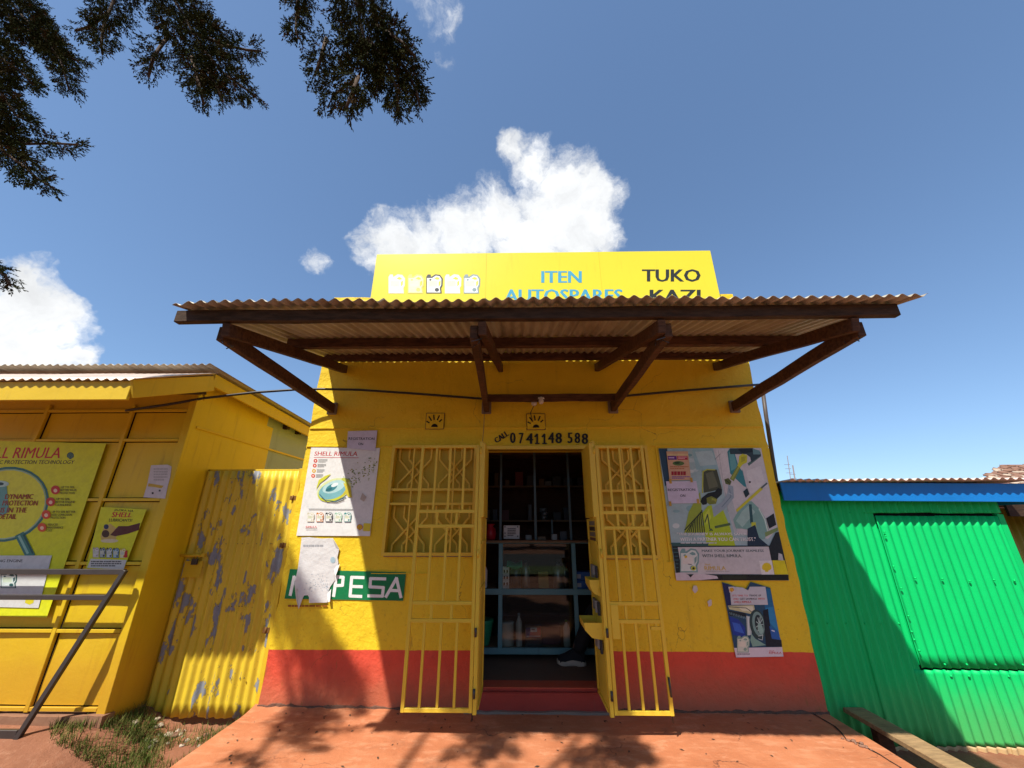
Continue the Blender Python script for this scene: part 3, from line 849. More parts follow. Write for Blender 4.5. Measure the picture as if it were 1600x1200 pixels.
# lock plate and cross piece of the right gate
MB().box((.715, GY - .016, .62), (.77, GY - .013, .85)).build('lock_plate', M['yellow_metal'], gr)
for za in (1.355,):
    MB().box((1.048, GY - .008, zr_r[1] + .013), (1.063, GY + .008, zr_r[0] - .013)).build('bar', M['yellow_metal'], gr)
MB().box((1.015, GY - .01, .68), (1.088, GY + .01, .70)).build('rail', M['yellow_metal'], gr)
MB().box((1.048, GY - .008, .70), (1.063, GY + .008, zr_r[3] - .013)).build('bar', M['yellow_metal'], gr)
mb = MB(); mb.tube([(1.10, GY - .02, .38), (1.10, GY - .03, .31), (1.104, GY - .02, .26)], .008, 6); mb.build('latch', M['steel'], gr)
# trays on the right leaf
def tray(z, d, y0, y1):
    prof = [(0, .0), (-d, .0), (-d * .96, -.05), (-d * .6, -.10), (-.0, -.115)]
    mb = MB()
    mb.prism([Vector((gr_x - .005 + x, y0, z + q)) for x, q in prof], (0, .004, 0)); mb.prism([Vector((gr_x - .005 + x, y1 - .004, z + q)) for x, q in prof], (0, .004, 0))
    for (a, b) in zip(prof[1:], prof[2:]):
        mb.add([(gr_x - .005 + a[0], y0 + .004, z + a[1]), (gr_x - .005 + b[0], y0 + .004, z + b[1]), (gr_x - .005 + b[0], y1 - .004, z + b[1]), (gr_x - .005 + a[0], y1 - .004, z + a[1])], [(0, 1, 2, 3)])
    solid(mb.build('tray', M['yellow_metal'], gr), .003)
tray(P(935, 905, Y=3.55).z, .075, 3.50, 3.74); tray(P(932, 972, Y=3.52).z, .14, 3.49, 3.76)
# small stickers on the leaf, and hooks with packets
mb = MB()
for k in range(4):
    mb.box((gr_x - .0065, 3.52, 1.30 + .045 * k), (gr_x - .005, 3.78, 1.335 + .045 * k), paper(('#6b4a3a', '#7d7468', '#4c3c34', '#85806f')[k]))
mb.build('price_strip', None, gr)
for z in (1.12, .86, .60):
    mb = MB()
    for k in range(5):
        mb.box((gr_x - .03 - .01 * (k % 2), 3.48 + .05 * k, z - R.uniform(.05, .1)), (gr_x - .014, 3.515 + .05 * k, z), paper(('#2c2c2c', '#a09a90', '#3a3028', '#86817a', '#1e1e1e')[k]))
    mb.build('hanging_packets', None, gr)

# ------------------------------------------------------------------ posters on the shop wall
PW = M['white_plastic']
t = thing('engine_oil_poster', 'white engine oil poster with green swirling engine part, left of the window', 'poster', P(525, 836, Y=WY - .008))
pts = [(345, 237), (775, 240), (712, 790), (252, 788)]
sheet(t, Z3, pts, WY - .010, paper('#e9e8e2'))
p = Print(WY - .0103, Z3)
p.text('SHELL RIMULA', [(368, 262), (638, 262), (632, 290), (363, 288)], '#c8202a', .012)
p.line([(362, 299), (640, 301)], 3, '#c8202a')
for i, (x, y) in enumerate(((372, 320), (367, 350), (362, 383), (357, 414))):
    p.oval(x, y, 12, 12, ('#c8302a', '#d6452c', '#d8b02a', '#d8502a')[i]); p.oval(x, y, 5, 6, '#f0d8c8', 8)
    p.fuzz(x + 18, y - 10, x + 75 - i * 4, y + 12, 3, '#8a8a86', seed=i)
r_ = random.Random(3)
for i in range(95):
    a = r_.random(); x = 560 + a * 195 + r_.gauss(0, 10); y = 470 - a * 130 + r_.gauss(0, 34)
    if x < 765: p.oval(x, y, r_.uniform(2, 6), r_.uniform(2, 5), ('#8f9a3a', '#a9a84a', '#6f7f3a')[i % 3], 6)
p.oval(488, 500, 112, 66, '#dfe7a8', 26, -.35); p.oval(486, 508, 104, 60, '#cdd23a', 26, -.4)
p.oval(480, 504, 92, 52, '#7fb9bd', 26, -.35); p.oval(486, 482, 74, 36, '#b9dcd9', 22, -.35)
p.oval(472, 488, 40, 20, '#3f8890', 16, -.5); p.oval(492, 470, 24, 11, '#e8f2ee', 14, -.4); p.oval(455, 500, 22, 9, '#2b6a74', 12, -.4)
p.line([(398, 530), (430, 565), (500, 575), (560, 548)], 5, '#3d6d74'); p.line([(410, 552), (445, 578), (505, 582), (550, 565)], 4, '#5a4b3c')
p.poly([(545, 455), (590, 480), (600, 550), (575, 545), (560, 520), (520, 560), (560, 500)], '#d9c93a')
p.poly([(375, 500), (392, 440), (430, 415), (470, 400), (440, 430), (400, 460)], '#d3d23c'); p.oval(560, 440, 26, 12, '#c3cc54', 14, .3)
p.poly([(650, 560), (665, 520), (690, 545), (675, 575)], '#c8b8a6')
p.line([(330, 621), (605, 624)], 4, '#7a7a78')
for x, e in ((342, '#d8d0b4'), (400, '#c8792a'), (457, '#23262a'), (515, '#9cc4a8'), (573, '#3a8a86')):
    p.jug(x, 672, 46, 58, '#f2f0e6', e, '#d6d8b8')
p.text('RIMULA', (312, 727, 380, 740), '#c8302a', .01); p.fuzz(308, 742, 400, 748, 1, '#b0aca4')
p.shell(648, 735, 15, '#eac92a', '#c8302a'); p.poly([(673, 710), (719, 711), (712, 760), (668, 758)], '#e4d23a')
p.build(t)
def note(label, zm, pts, rows, Y=WY - .018):
    xs = [q[0] for q in pts]; c = P(zm[0] + sum(xs) / 4 / zm[2], zm[1] + max(q[1] for q in pts) / zm[2], Y=Y)
    t = thing('registration_notice', label, 'notice', c)
    sheet(t, zm, pts, Y, paper('#d6cfe0'))
    p = Print(Y - .0003, zm)
    for s_, q in rows: p.text(s_, q, '#26222c', .02)
    p.build(t)
    return t
note('small lilac registration notice taped over the top of the engine oil poster', Z3, [(575, 135), (758, 130), (745, 258), (568, 240)],
     [('REGISTRATION', [(579, 173), (741, 174), (740, 190), (578, 190)]), ('ON', (639, 207, 670, 222))])
t = thing('torn_paper', 'torn white paper hanging over the green painted sign letters', 'poster', P(490, 940, Y=WY - .012))
torn = [(285, 800), (330, 797), (410, 806), (480, 803), (520, 870), (508, 925), (515, 955), (486, 1000), (494, 1065), (462, 1110), (450, 1150), (445, 1206), (332, 1208), (330, 1160), (300, 1162), (285, 1195), (266, 1248), (250, 1180), (240, 1090), (262, 990), (274, 900)]
sheet(t, Z3, torn, WY - .014, M['crumpled'])
for fl in ([(445, 1150), (470, 1120), (462, 1200), (448, 1204)], [(486, 1000), (524, 962), (508, 1012), (494, 1050)], [(266, 1248), (262, 1130), (246, 1100), (252, 1190)]):
    ox, oy, q = Z3
    fp = [P(ox + x / q, oy + y / q, Y=WY - (.014 if k < 2 else .034)) for k, (x, y) in enumerate(fl)]
    mb = MB(); mb.add(fp, [(0, 1, 2, 3)]); solid(mb.build('torn_flap', M['crumpled'], t), .0008)
p = Print(WY - .0144, Z3)
p.fuzz(295, 842, 460, 864, 1, '#a7a8aa', seed=9)
for i in range(46):
    x = R.gauss(400, 45); y = R.gauss(1085, 28)
    if 300 < x < 450 and y < 1150: p.line([(x, y), (x + R.uniform(-14, 14), y + R.uniform(-12, 12))], 2.2, ('#9fb0bc', '#aab4ba', '#8a9aa8')[i % 3])
p.oval(480, 940, 16, 20, '#a9c0c8', 9); p.poly([(480, 808), (520, 870), (498, 862)], '#b9b4ac'); p.poly([(486, 1000), (515, 955), (500, 1010)], '#efeeea')
p.build(t)

# right hand poster with the worker and the lorry
Z7 = (1000, 640, 5)
t = thing('lorry_poster', 'large poster of a worker in a yellow vest cleaning a lorry, right of the door', 'poster', P(1140, 907, Y=WY - .01))
sheet(t, Z7, [(145, 303), (945, 300), (1165, 1335), (285, 1335)], WY - .010, paper('#a9c6c4'))
p = Print(WY - .0103, Z7)
p.poly([(145, 303), (212, 303), (238, 560), (196, 600)], '#2a4a62')
for i in range(26):
    x, y = R.uniform(200, 560), R.uniform(320, 930)
    if x - 145 > (y - 303) * .135 + 40: p.oval(x, y, R.uniform(18, 46), R.uniform(10, 26), ('#c2d8d4', '#8fb8b8', '#d6e4de', '#78a8ac')[i % 4], 12)
p.poly([(405, 303), (620, 303), (650, 470), (440, 470)], '#9cc4c6'); p.poly([(430, 330), (560, 320), (600, 430), (470, 440)], '#b8d4d2')
p.poly([(570, 302), (945, 300), (1075, 930), (1000, 1010), (740, 960), (690, 800), (640, 560)], '#d6d4d0')
p.poly([(660, 640), (720, 700), (760, 850), (760, 950), (742, 958), (692, 800)], '#bcc6c4'); p.poly([(830, 480), (940, 440), (985, 600), (860, 660)], '#e2e0da'); p.poly([(590, 310), (690, 306), (690, 330), (705, 480), (650, 540), (620, 420)], '#e0deda')
p.line([(612, 320), (650, 560), (690, 800)], 3, '#a8aaa8'); p.line([(585, 390), (628, 345)], 4, '#8a8c8a'); p.line([(800, 470), (832, 610)], 4, '#8a9c9c')
p.poly([(682, 330), (700, 306), (730, 306), (772, 450), (800, 480), (832, 606), (812, 600), (705, 500)], '#3f8f94'); p.poly([(694, 335), (728, 320), (760, 450), (712, 480)], '#6db0ae')
p.poly([(840, 420), (945, 350), (945, 365), (850, 440)], '#5a7a70')
p.poly([(700, 303), (880, 301), (940, 330), (945, 358), (870, 412), (860, 372), (830, 348), (704, 348)], '#33464a'); p.poly([(760, 303), (880, 301), (884, 330), (800, 345)], '#1c282c'); p.poly([(880, 304), (935, 320), (940, 350), (885, 350)], '#6d9a98')
p.poly([(775, 362), (800, 345), (838, 356), (836, 412), (800, 430), (782, 456), (760, 440), (772, 405)], '#d8d82a'); p.poly([(790, 370), (826, 365), (820, 400), (790, 412)], '#b9bb26')
p.poly([(760, 438), (784, 458), (732, 560), (702, 540)], '#86953a'); p.poly([(765, 448), (775, 455), (725, 545), (712, 538)], '#a9b452')
p.poly([(658, 545), (690, 535), (715, 560), (705, 590), (668, 580)], '#5e6a2e'); p.line([(668, 550), (700, 575)], 6, '#303a20')
p.poly([(488, 480), (520, 466), (600, 468), (640, 618), (556, 640), (498, 650)], '#4a5038'); p.line([(488, 650), (492, 484), (524, 468), (585, 470)], 9, '#c0c83e'); p.poly([(512, 500), (570, 480), (612, 600), (540, 620)], '#6b7052')
p.poly([(345, 965), (380, 800), (470, 640), (478, 720), (490, 900), (520, 960)], '#9fb43a')
for k in range(9): p.line([(362 + k * 18, 962), (395 + k * 11, 905 - k * 15)], 7, '#22301e')
p.line([(350, 940), (480, 800)], 9, '#22301e')
p.poly([(472, 720), (482, 690), (530, 652), (585, 640), (610, 612), (642, 622), (640, 660), (600, 700), (540, 690), (520, 740), (490, 745)], '#1c201c')
p.poly([(520, 690), (560, 676), (604, 700), (594, 735), (545, 742), (524, 728)], '#7f8a32'); p.poly([(560, 690), (600, 704), (590, 722), (560, 715)], '#a7ae44'); p.line([(565, 712), (582, 716)], 4, '#2c301c')
p.poly([(690, 588), (728, 600), (734, 688), (648, 795), (575, 842), (556, 775), (640, 722), (682, 660)], '#9fb2b8'); p.line([(700, 620), (710, 680), (640, 760)], 7, '#7a8f98'); p.line([(690, 650), (722, 668)], 5, '#c0ced0')
p.poly([(488, 805), (530, 752), (560, 746), (576, 840), (650, 784), (704, 920), (745, 1062), (520, 1062), (505, 930)], '#b4d02a'); p.poly([(500, 830), (540, 770), (556, 850), (520, 900)], '#cfe04a')
p.line([(508, 880), (528, 820), (545, 930), (566, 945)], 9, '#3f5a38'); p.line([(590, 918), (700, 895)], 20, '#56743f'); p.line([(545, 945), (560, 935)], 12, '#56743f')
p.poly([(728, 860), (790, 752), (838, 716), (872, 716), (935, 775), (980, 850), (1006, 940), (975, 1010), (900, 1025), (845, 940), (800, 930), (750, 930)], '#86b4a6'); p.poly([(750, 870), (800, 790), (850, 745), (900, 800), (850, 860), (800, 920)], '#a8ccbe')
p.line([(930, 775), (975, 860), (998, 950)], 9, '#d8ead8'); p.poly([(850, 740), (872, 740), (885, 890), (862, 890)], '#2c5a5c'); p.poly([(870, 880), (905, 880), (910, 960), (870, 940)], '#c8d03a')
p.poly([(840, 930), (900, 900), (930, 1000), (1000, 1060), (840, 1068)], '#20384a')
p.poly([(750, 782), (952, 598), (960, 622), (757, 802)], '#d6d23a'); p.line([(950, 612), (990, 576)], 13, '#5c6a6a')
p.poly([(806, 640), (838, 612), (856, 660), (826, 690)], '#22383c'); p.oval(858, 566, 9, 8, '#3a2a20', 9)
p.poly([(985, 850), (1045, 810), (1065, 900), (1010, 930)], '#20282c'); p.poly([(975, 960), (1075, 920), (1080, 945), (980, 995)], '#86a060')
p.poly([(250, 1062), (1012, 1062), (1060, 960), (1085, 955), (1160, 1288), (285, 1288)], '#1c2a2c'); p.poly([(240, 1040), (540, 1040), (530, 1066), (250, 1066)], '#35605c')
for k in range(6): p.line([(255 + k * 6, 1085 + k * 30), (298, 1085 + k * 30)], 6, '#40686a')
p.poly([(1082, 1120), (1110, 1130), (1122, 1180), (1080, 1175)], '#c8ccc8')
p.text('"THE JOURNEY IS ALWAYS SAFER', [(287, 961), (830, 961), (834, 988), (291, 988)], '#f6f4ee', .022)
p.text('WITH A PARTNER YOU CAN TRUST."', [(310, 998), (902, 998), (908, 1026), (314, 1026)], '#f6f4ee', .022)
p.fuzz(318, 1036, 712, 1050, 1, '#d8dcd8', seed=5)
p.poly([(295, 1075), (1005, 1070), (1048, 1286), (332, 1284)], '#d2d0cc')
p.jug(388, 1178, 150, 188, '#dde6da', '#7fa8a2', '#e6e4d6'); p.shell(358, 1150, 11, '#d8b82a'); p.oval(418, 1240, 20, 18, '#c8d038', 12); p.oval(418, 1240, 10, 9, '#202820', 10); p.line([(375, 1207), (402, 1210)], 5, '#1c3048')
p.text('MAKE YOUR JOURNEY SEAMLESS', [(482, 1093), (966, 1093), (968, 1118), (484, 1118)], '#2f5250', .018)
p.text('WITH SHELL RIMULA.', [(485, 1130), (793, 1130), (797, 1154), (487, 1154)], '#2f5250', .018)
p.text('Shell', (505, 1203, 548, 1216), '#d8b62a', .01); p.text('RIMULA', [(502, 1223), (668, 1223), (672, 1255), (506, 1255)], '#d8b62a', .01); p.fuzz(515, 1260, 770, 1268, 1, '#b0aea8', seed=8)
p.poly([(930, 1180), (1030, 1178), (1050, 1288), (950, 1288)], '#ecebe2'); p.shell(990, 1232, 36, '#e6d02a'); p.poly([(1033, 1178), (1130, 1178), (1160, 1288), (1052, 1288)], '#e8dc1e')
p.poly([(277, 1290), (1160, 1290), (1163, 1334), (287, 1334)], '#161e18')
p.poly([(275, 1276), (330, 1272), (375, 1290), (395, 1312), (420, 1285), (500, 1284), (600, 1300), (612, 1320), (470, 1332), (284, 1334)], '#d8cfd0')
p.poly([(640, 1295), (830, 1295), (835, 1325), (650, 1328)], '#26301e')
p.build(t)
t = thing('flyer', 'small purple and red flyer taped to the top corner of the lorry poster', 'flyer', P(1060, 750, Y=WY - .014))
sheet(t, Z7, [(206, 326), (375, 325), (400, 550), (231, 553)], WY - .018, paper('#d8b08a'))
p = Print(WY - .0183, Z7)
p.poly([(212, 345), (372, 345), (376, 360), (214, 360)], '#e0c890'); p.poly([(215, 362), (285, 362), (288, 392), (219, 392)], '#6a2a8a'); p.poly([(290, 362), (370, 362), (374, 392), (293, 392)], '#c02a4a'); p.fuzz(225, 370, 280, 385, 1, '#e0c8f0'); p.fuzz(298, 366, 366, 388, 2, '#f0c0c0')
p.oval(300, 420, 46, 18, '#5a7a3a', 14); p.oval(290, 416, 22, 9, '#2c4a24', 10); p.fuzz(236, 440, 380, 468, 2, '#c07a4a', seed=3)
p.fuzz(245, 478, 380, 515, 1, '#a0202c', .92, 17); p.fuzz(250, 520, 390, 542, 2, '#7a4aa0', seed=6)
p.build(t)
nt = note('lilac registration notice taped to the lorry poster beside the worker', Z7, [(203, 560), (440, 558), (470, 730), (225, 735)],
          [('REGISTRATION', [(217, 617), (430, 615), (433, 635), (219, 637)]), ('ON', (313, 662, 354, 682))])
for i, (x, y) in enumerate(((238, 560), (402, 550), (236, 735), (454, 716))):
    mb = MB(); c = P(1000 + x / 5, 640 + y / 5, Y=WY - .021); mb.box((c.x - .012, c.y, c.z - .022), (c.x + .012, c.y + .001, c.z + .022)); mb.build('tape', paper('#c8a040'), nt)
# lower right poster
Z8 = (1000, 860, 5)
t = thing('truck_wheel_poster', 'torn blue poster of a truck wheel below the lorry poster, on the red paint edge', 'poster', P(1180, 1025, Y=WY - .01))
sheet(t, Z8, [(640, 248), (690, 262), (825, 310), (865, 246), (1018, 292), (1122, 830), (750, 838)], WY - .010, paper('#24506a'))
p = Print(WY - .0103, Z8)
p.poly([(645, 255), (690, 268), (712, 425), (680, 440)], '#1a2a5a'); p.poly([(960, 300), (1016, 296), (1108, 755), (1000, 640), (975, 440)], '#1f6f9a'); p.poly([(980, 450), (1040, 440), (1085, 640), (1010, 560)], '#2f8ab8')
p.poly([(685, 432), (890, 428), (905, 505), (700, 460)], '#cfcf9a'); p.poly([(760, 440), (880, 436), (895, 480), (800, 470)], '#e6e6c4'); p.line([(690, 440), (830, 450), (900, 500)], 5, '#3a4a40')
p.poly([(690, 470), (820, 490), (845, 520), (700, 510)], '#182830')
for k in range(10): p.line([(700 + k * 13, 482 + k * 4), (706 + k * 13, 500 + k * 4)], 4, '#7fa0a0')
p.poly([(696, 515), (770, 540), (820, 600), (825, 680), (728, 660)], '#1d3f9a'); p.poly([(720, 560), (780, 575), (815, 650), (740, 630)], '#3a6ac8')
p.poly([(830, 510), (870, 520), (872, 660), (838, 665)], '#b8c8c0'); p.line([(845, 520), (852, 660)], 8, '#dfe8e0')
p.oval(920, 580, 62, 120, '#2e4a48', 26, -.18); p.oval(925, 575, 46, 98, '#7fa49a', 24, -.18); p.oval(930, 575, 32, 74, '#24383a', 20, -.18)
for k in range(9):
    a = k * 2 * math.pi / 9; p.line([(934, 578), (934 + 27 * math.cos(a), 578 + 60 * math.sin(a))], 6, '#b8d0c4')
p.oval(940, 610, 20, 44, '#9ac0b0', 16, -.2); p.line([(925, 670), (960, 660), (955, 700), (925, 690)], 4, '#cfe0d8')
p.poly([(960, 470), (1000, 455), (1030, 690), (1105, 700), (1110, 752), (985, 752)], '#12222e'); p.poly([(1010, 590), (1080, 640), (1100, 700), (1030, 690)], '#2a66b0'); p.line([(1030, 625), (1050, 632)], 8, '#e8f0f4')
p.poly([(870, 650), (900, 690), (985, 740), (880, 752), (862, 700)], '#86b09c')
p.poly([(690, 285), (735, 282), (742, 328), (700, 330)], '#d8dcd6'); p.shell(716, 308, 14, '#e6c42a', '#c8302a')
p.poly([(735, 284), (800, 290), (845, 312), (858, 284), (980, 283), (1000, 425), (713, 425), (704, 330), (742, 328)], '#cdd0d0')
p.text("IT'S TIME TO", [(722, 346), (842, 346), (844, 360), (724, 360)], '#c8302a', .02); p.text('TRADE UP', [(850, 345), (946, 345), (948, 359), (852, 359)], '#1c2024', .03)
p.text('AND', [(727, 371), (770, 371), (772, 386), (729, 386)], '#c8302a', .02); p.text('GET SAVINGS', [(778, 371), (912, 371), (914, 385), (780, 385)], '#1c2024', .03); p.text('WITH', [(920, 371), (972, 371), (974, 385), (922, 385)], '#c8302a', .02)
p.text('SHELL RIMULA', [(732, 395), (870, 395), (872, 410), (734, 410)], '#c8302a', .02)
p.poly([(735, 762), (1110, 755), (1121, 829), (751, 836)], '#e0d6d8')
p.jug(808, 732, 100, 132, '#d6dcc4', '#8fae9a', '#e8e2c8'); p.fuzz(760, 805, 888, 816, 1, '#3a3a3a', seed=2)
p.text('Shell', (1010, 780, 1045, 790), '#c8302a', .01); p.text('RIMULA', (1008, 792, 1106, 809), '#c8302a', .012)
p.build(t)
# torn scraps of paper left on the wall
for i, (x, y, lb) in enumerate(((430, 300, 'small white paper scrap stuck below the lorry poster, the upper one'), (545, 410, 'small white paper scrap stuck below the lorry poster, the lower one'))):
    q = [(x + R.uniform(.6, 1.1) * (30 - 6 * i) * math.cos(a) * .8, y + R.uniform(.6, 1.1) * 34 * math.sin(a)) for a in [2 * math.pi * k / 11 for k in range(11)]]
    o = sheet(None, Z8, q, WY - .0085, paper('#d8ccc0'), 'paper_scrap'); tag(o, lb, 'paper scrap')

# ------------------------------------------------------------------ lamp, cable, pipe
t = thing('bulb_holder', 'white bulb holder and junction disc on the board above the door', 'lamp', P(842, 628, Y=3.66))
c = P(845.5, 625, Y=3.63); mb = MB()
mb.lathe((c.x, c.y, c.z - .04), [(.012, 0), (.022, .01), (.026, .03), (.018, .045), (.02, .06), (.014, .07)], 12); mb.build('bulb_socket', M['white_plastic'], t)
mb = MB()
for sx in (-1, 1): mb.tube([(c.x, c.y, c.z + .015), (c.x + sx * .03, c.y, c.z + .02)], .011, 8)
mb.build('side_socket', M['white_plastic'], t)
c = P(834.5, 630, Y=3.72); mb = MB()
mb.tube([(c.x, c.y - .012, c.z), (c.x, c.y + .012, c.z)], .028, 16); mb.build('junction_disc', M['white_plastic'], t)
mb = MB(); mb.tube([(c.x, c.y, c.z - .02), P(829, 645, Y=3.82), P(832, 658, Y=3.88)], .004, 6); mb.build('wire', M['cable'], t)
pts = [P(*q, Y=y) for q, y in (((197, 641.5), 3.585), ((262, 632), 3.58), ((320, 622), 3.60), ((400, 613), 3.66), ((480, 607.5), 3.74), ((560, 609), 3.80), ((650, 615), 3.83), ((740, 622), 3.84), ((830, 627), 3.84), ((900, 624.5), 3.84), ((960, 620), 3.84), ((1060, 611), 3.85), ((1140, 604.5), 3.85), ((1186, 601), 3.86))]
mb = MB(); mb.tube(pts, .013, 8)
tag(mb.build('supply_cable', M['cable']), 'thick black cable running from the kiosk eave across the shop front', 'cable')
mb = MB(); mb.tube([P(1192, 612, Y=4.18), P(1197, 650, Y=4.18), P(1212, 748, Y=4.18), P(1222, 800, Y=4.18)], .021, 10)
tag(mb.build('drain_pipe', flat('brown_pipe', (.085, .065, .055, 1), .5)), 'thin brown pipe rising beside the right edge of the yellow shop', 'pipe')
mb = MB(); mb.tube([P(757, 640, Y=3.86), P(756, 665, Y=3.87), P(754, 690, Y=3.88)], .003, 5)
tag(mb.build('hanging_wire', M['conduit']), 'thin wire hanging from the tie beam left of the phone number', 'wire')

# ================================================================== INSIDE THE SHOP
CY = 4.60
ct = thing('shop_counter', 'teal framed glass counter with shelves inside the doorway', 'counter', (.1, CY, .16))
TE = M['teal']
for z, h in ((.205, .055), (.742, .055), (1.245, .03)):
    MB().box((-.75, CY, z), (1.15, CY + .04, z + h)).build('rail', TE, ct, .003)
for z in (.252, .79, 1.276):
    MB().box((-.75, CY + (.041 if z < 1.2 else -.03), z - .02), (1.15, CY + .5, z)).build('shelf', M['shelf_wood'], ct)
for x in (-.203, .595, -.72, 1.12):
    for za, zb_ in ((.26, .742), (.797, 1.245)):
        MB().box((x - .022, CY - .004, za), (x + .022, CY + .036, zb_)).build('post', TE, ct, .003)
for x, y in ((-.213, CY + .1), (.190, CY + .1), (.59, CY + .1)):
    MB().box((x - .014, y, 1.277), (x + .014, y + .028, 2.99)).build('upright', M['upright'], ct, .002)
MB().box((.385, CY + .3, 1.277), (.405, CY + .32, 1.50)).build('upright', M['upright'], ct, .002)
MB().box((-.18, CY + .012, .262), (.572, CY + .016, .740)).build('glass_pane', M['glass'], ct)
MB().box((-.18, CY + .012, .80), (.572, CY + .016, 1.243)).build('glass_pane', M['glass'], ct)
bs = thing('stock_shelf', 'dark wooden stock shelf against the back of the shop', 'shelf', (.1, 5.6, .16))
for z in (1.50, 1.95, 2.4):
    MB().box((-1.2, 5.5, z - .02), (1.6, 5.85, z)).build('shelf', M['shelf_wood'], bs)
for x in (-1.2, 1.58):
    MB().box((x, 5.86, .16), (x + .02, 5.88, 2.9)).build('post', M['shelf_wood'], bs)
MB().box((-1.2, 5.89, .3), (1.6, 5.90, 2.9)).build('back_panel', wood('dark_panel', (.10, .04, .02, 1), (.06, .025, .015, 1)), bs)
def item(name, label, cat, mb, mat=None, group=None, bevel=0):
    return tag(mb.build(name, mat, None, bevel), label, cat, group)
# red bag on the counter
mb = MB(); c = P(766, 833, Y=CY + .12)
mb.lathe((c.x, c.y, 1.277), [(.045, 0), (.062, .02), (.066, .07), (.055, .12), (.035, .145), (.048, .17), (.02, .175)], 14)
for v in mb.v: v += Vector((noise.noise(v * 22) * .02, noise.noise(v * 19) * .02, 0))
item('shopping_bag', 'crumpled red plastic bag standing on the counter', 'bag', mb, flat('red_plastic', (.40, .012, .022, 1), .4))
# notice card on the counter
t = thing('counter_notice', 'white printed notice card standing on the counter', 'notice', P(799, 842, Y=CY + .05))
sheet(t, (0, 0, 1), [(787, 821), (812, 821), (811.5, 842), (787, 842)], CY + .05, paper('#cfcfcb'), th=.003)
p = Print(CY + .0497)
for x, y in ((789, 823), (809, 823), (789, 838), (809, 838), (789, 833)): p.rect(x - .8, y - 1.2, x + .8, y + 1.2, '#3a3c40')
p.fuzz(793, 825, 806, 838, 5, '#4a4c50', seed=12); p.build(t)
# things on the shelves
def bottle(name, label, cat, x, y, z, r, h, mat, capm=None, group=None):
    t = thing(name, label, cat, (x, y, z), group)
    mb = MB(); mb.lathe((x, y, z), [(r * .92, 0), (r, .01), (r, h * .7), (r * .8, h * .78), (r * .36, h * .88), (r * .36, h * .93)], 14); mb.build('body', mat, t)
    mb = MB(); mb.lathe((x, y, z + h * .93), [(r * .42, 0), (r * .42, h * .07)], 10); mb.build('cap', capm or M['white_plastic'], t)
    return t
DK = flat('dark_tin', (.05, .05, .055, 1), .3, .5); GRY = flat('grey_tin', (.24, .24, .23, 1), .35, .6); TINW = flat('pale_tin', (.45, .42, .36, 1), .5)
BLU = flat('blue_carton', (.02, .10, .32, 1), .5); GRN = flat('green_plastic', (.02, .26, .12, 1), .4)
c = P(756, 922, Y=CY + .12); bottle('white_bottle', 'white lubricant bottle on the middle shelf by the left gate', 'bottle', c.x, CY + .12, .79, .035, .25, M['white_plastic'], DK)
for k, (px, h_, r_) in enumerate(((806, .25, .058), (822, .27, .045), (873, .26, .06), (884, .24, .04))):
    c = P(px, 920, Y=CY + .14); bottle('oil_can', ('dark oil can under the green cloth, beside the white crate', 'tall slim grey can right of the green cloth', 'wide grey oil can near the right post of the counter', 'narrow dark can touching the right post of the counter')[k], 'can', c.x, CY + .14 + .02 * (k % 2), .79, r_, h_, (DK, GRY, GRY, DK)[k], DK)
c = P(790, 920, Y=CY + .08)
mb = MB()                                                    # openwork crate
W_, D_, H_ = .075, .10, .21
x0, y0, z0 = c.x - W_ / 2, CY + .06, .79
for k in range(4):
    mb.box((x0, y0, z0 + k * .062), (x0 + W_, y0 + .008, z0 + k * .062 + .022)); mb.box((x0, y0 + D_, z0 + k * .062), (x0 + W_, y0 + D_ + .008, z0 + k * .062 + .022))
for k in range(3):
    mb.box((x0 + k * (W_ - .013) / 2, y0 - .001, z0), (x0 + k * (W_ - .013) / 2 + .013, y0 + .009, z0 + H_)); mb.box((x0 + k * (W_ - .013) / 2, y0 + D_ - .001, z0), (x0 + k * (W_ - .013) / 2 + .013, y0 + D_ + .009, z0 + H_))
for xx in (x0, x0 + W_ - .006): mb.box((xx, y0 + .01, z0), (xx + .006, y0 + D_ - .002, z0 + H_ - .01))
item('plastic_crate', 'narrow cream openwork plastic crate behind the counter glass', 'crate', mb, M['white_plastic'])
mb = MB(); c = P(804, 886, Y=CY + .1)
mb.add(*(lambda g: (g.v, g.f))(grid_mesh(c.x - .085, c.x + .085, CY + .05, CY + .22, 8, 6, lambda x, y: 1.045 + .012 * math.sin(x * 40) - .05 * max(0, (CY + .1 - y) / .05))), None, True)
solid(item('green_cloth', 'green cloth lying on the cans behind the counter glass', 'cloth', mb, GRN), .006)
for k in range(2):
    c = P(912, 925, Y=CY + .1)
    t = thing('blue_carton', ('blue carton on the middle shelf, lower of the stacked pair', 'blue carton on the middle shelf, upper of the stacked pair')[k], 'box', (c.x, CY + .1, .79 + .085 * k))
    MB().box((c.x - .085, CY + .04, .7905 + .085 * k), (c.x + .10, CY + .22, .873 + .085 * k)).build('carton', BLU, t, .002)
    MB().box((c.x - .075, CY + .0385, .81 + .085 * k), (c.x - .03, CY + .0398, .85 + .085 * k)).build('label_panel', paper('#a8b0b4'), t)
mb = MB(); c = P(850, 920, Y=CY + .16); mb.box((c.x - .06, CY + .12, .7905), (c.x + .05, CY + .2, .95)); item('yellow_carton', 'dull yellow carton between the cans behind the counter glass', 'box', mb, flat('olive_carton', (.25, .19, .05, 1), .6), bevel=.002)
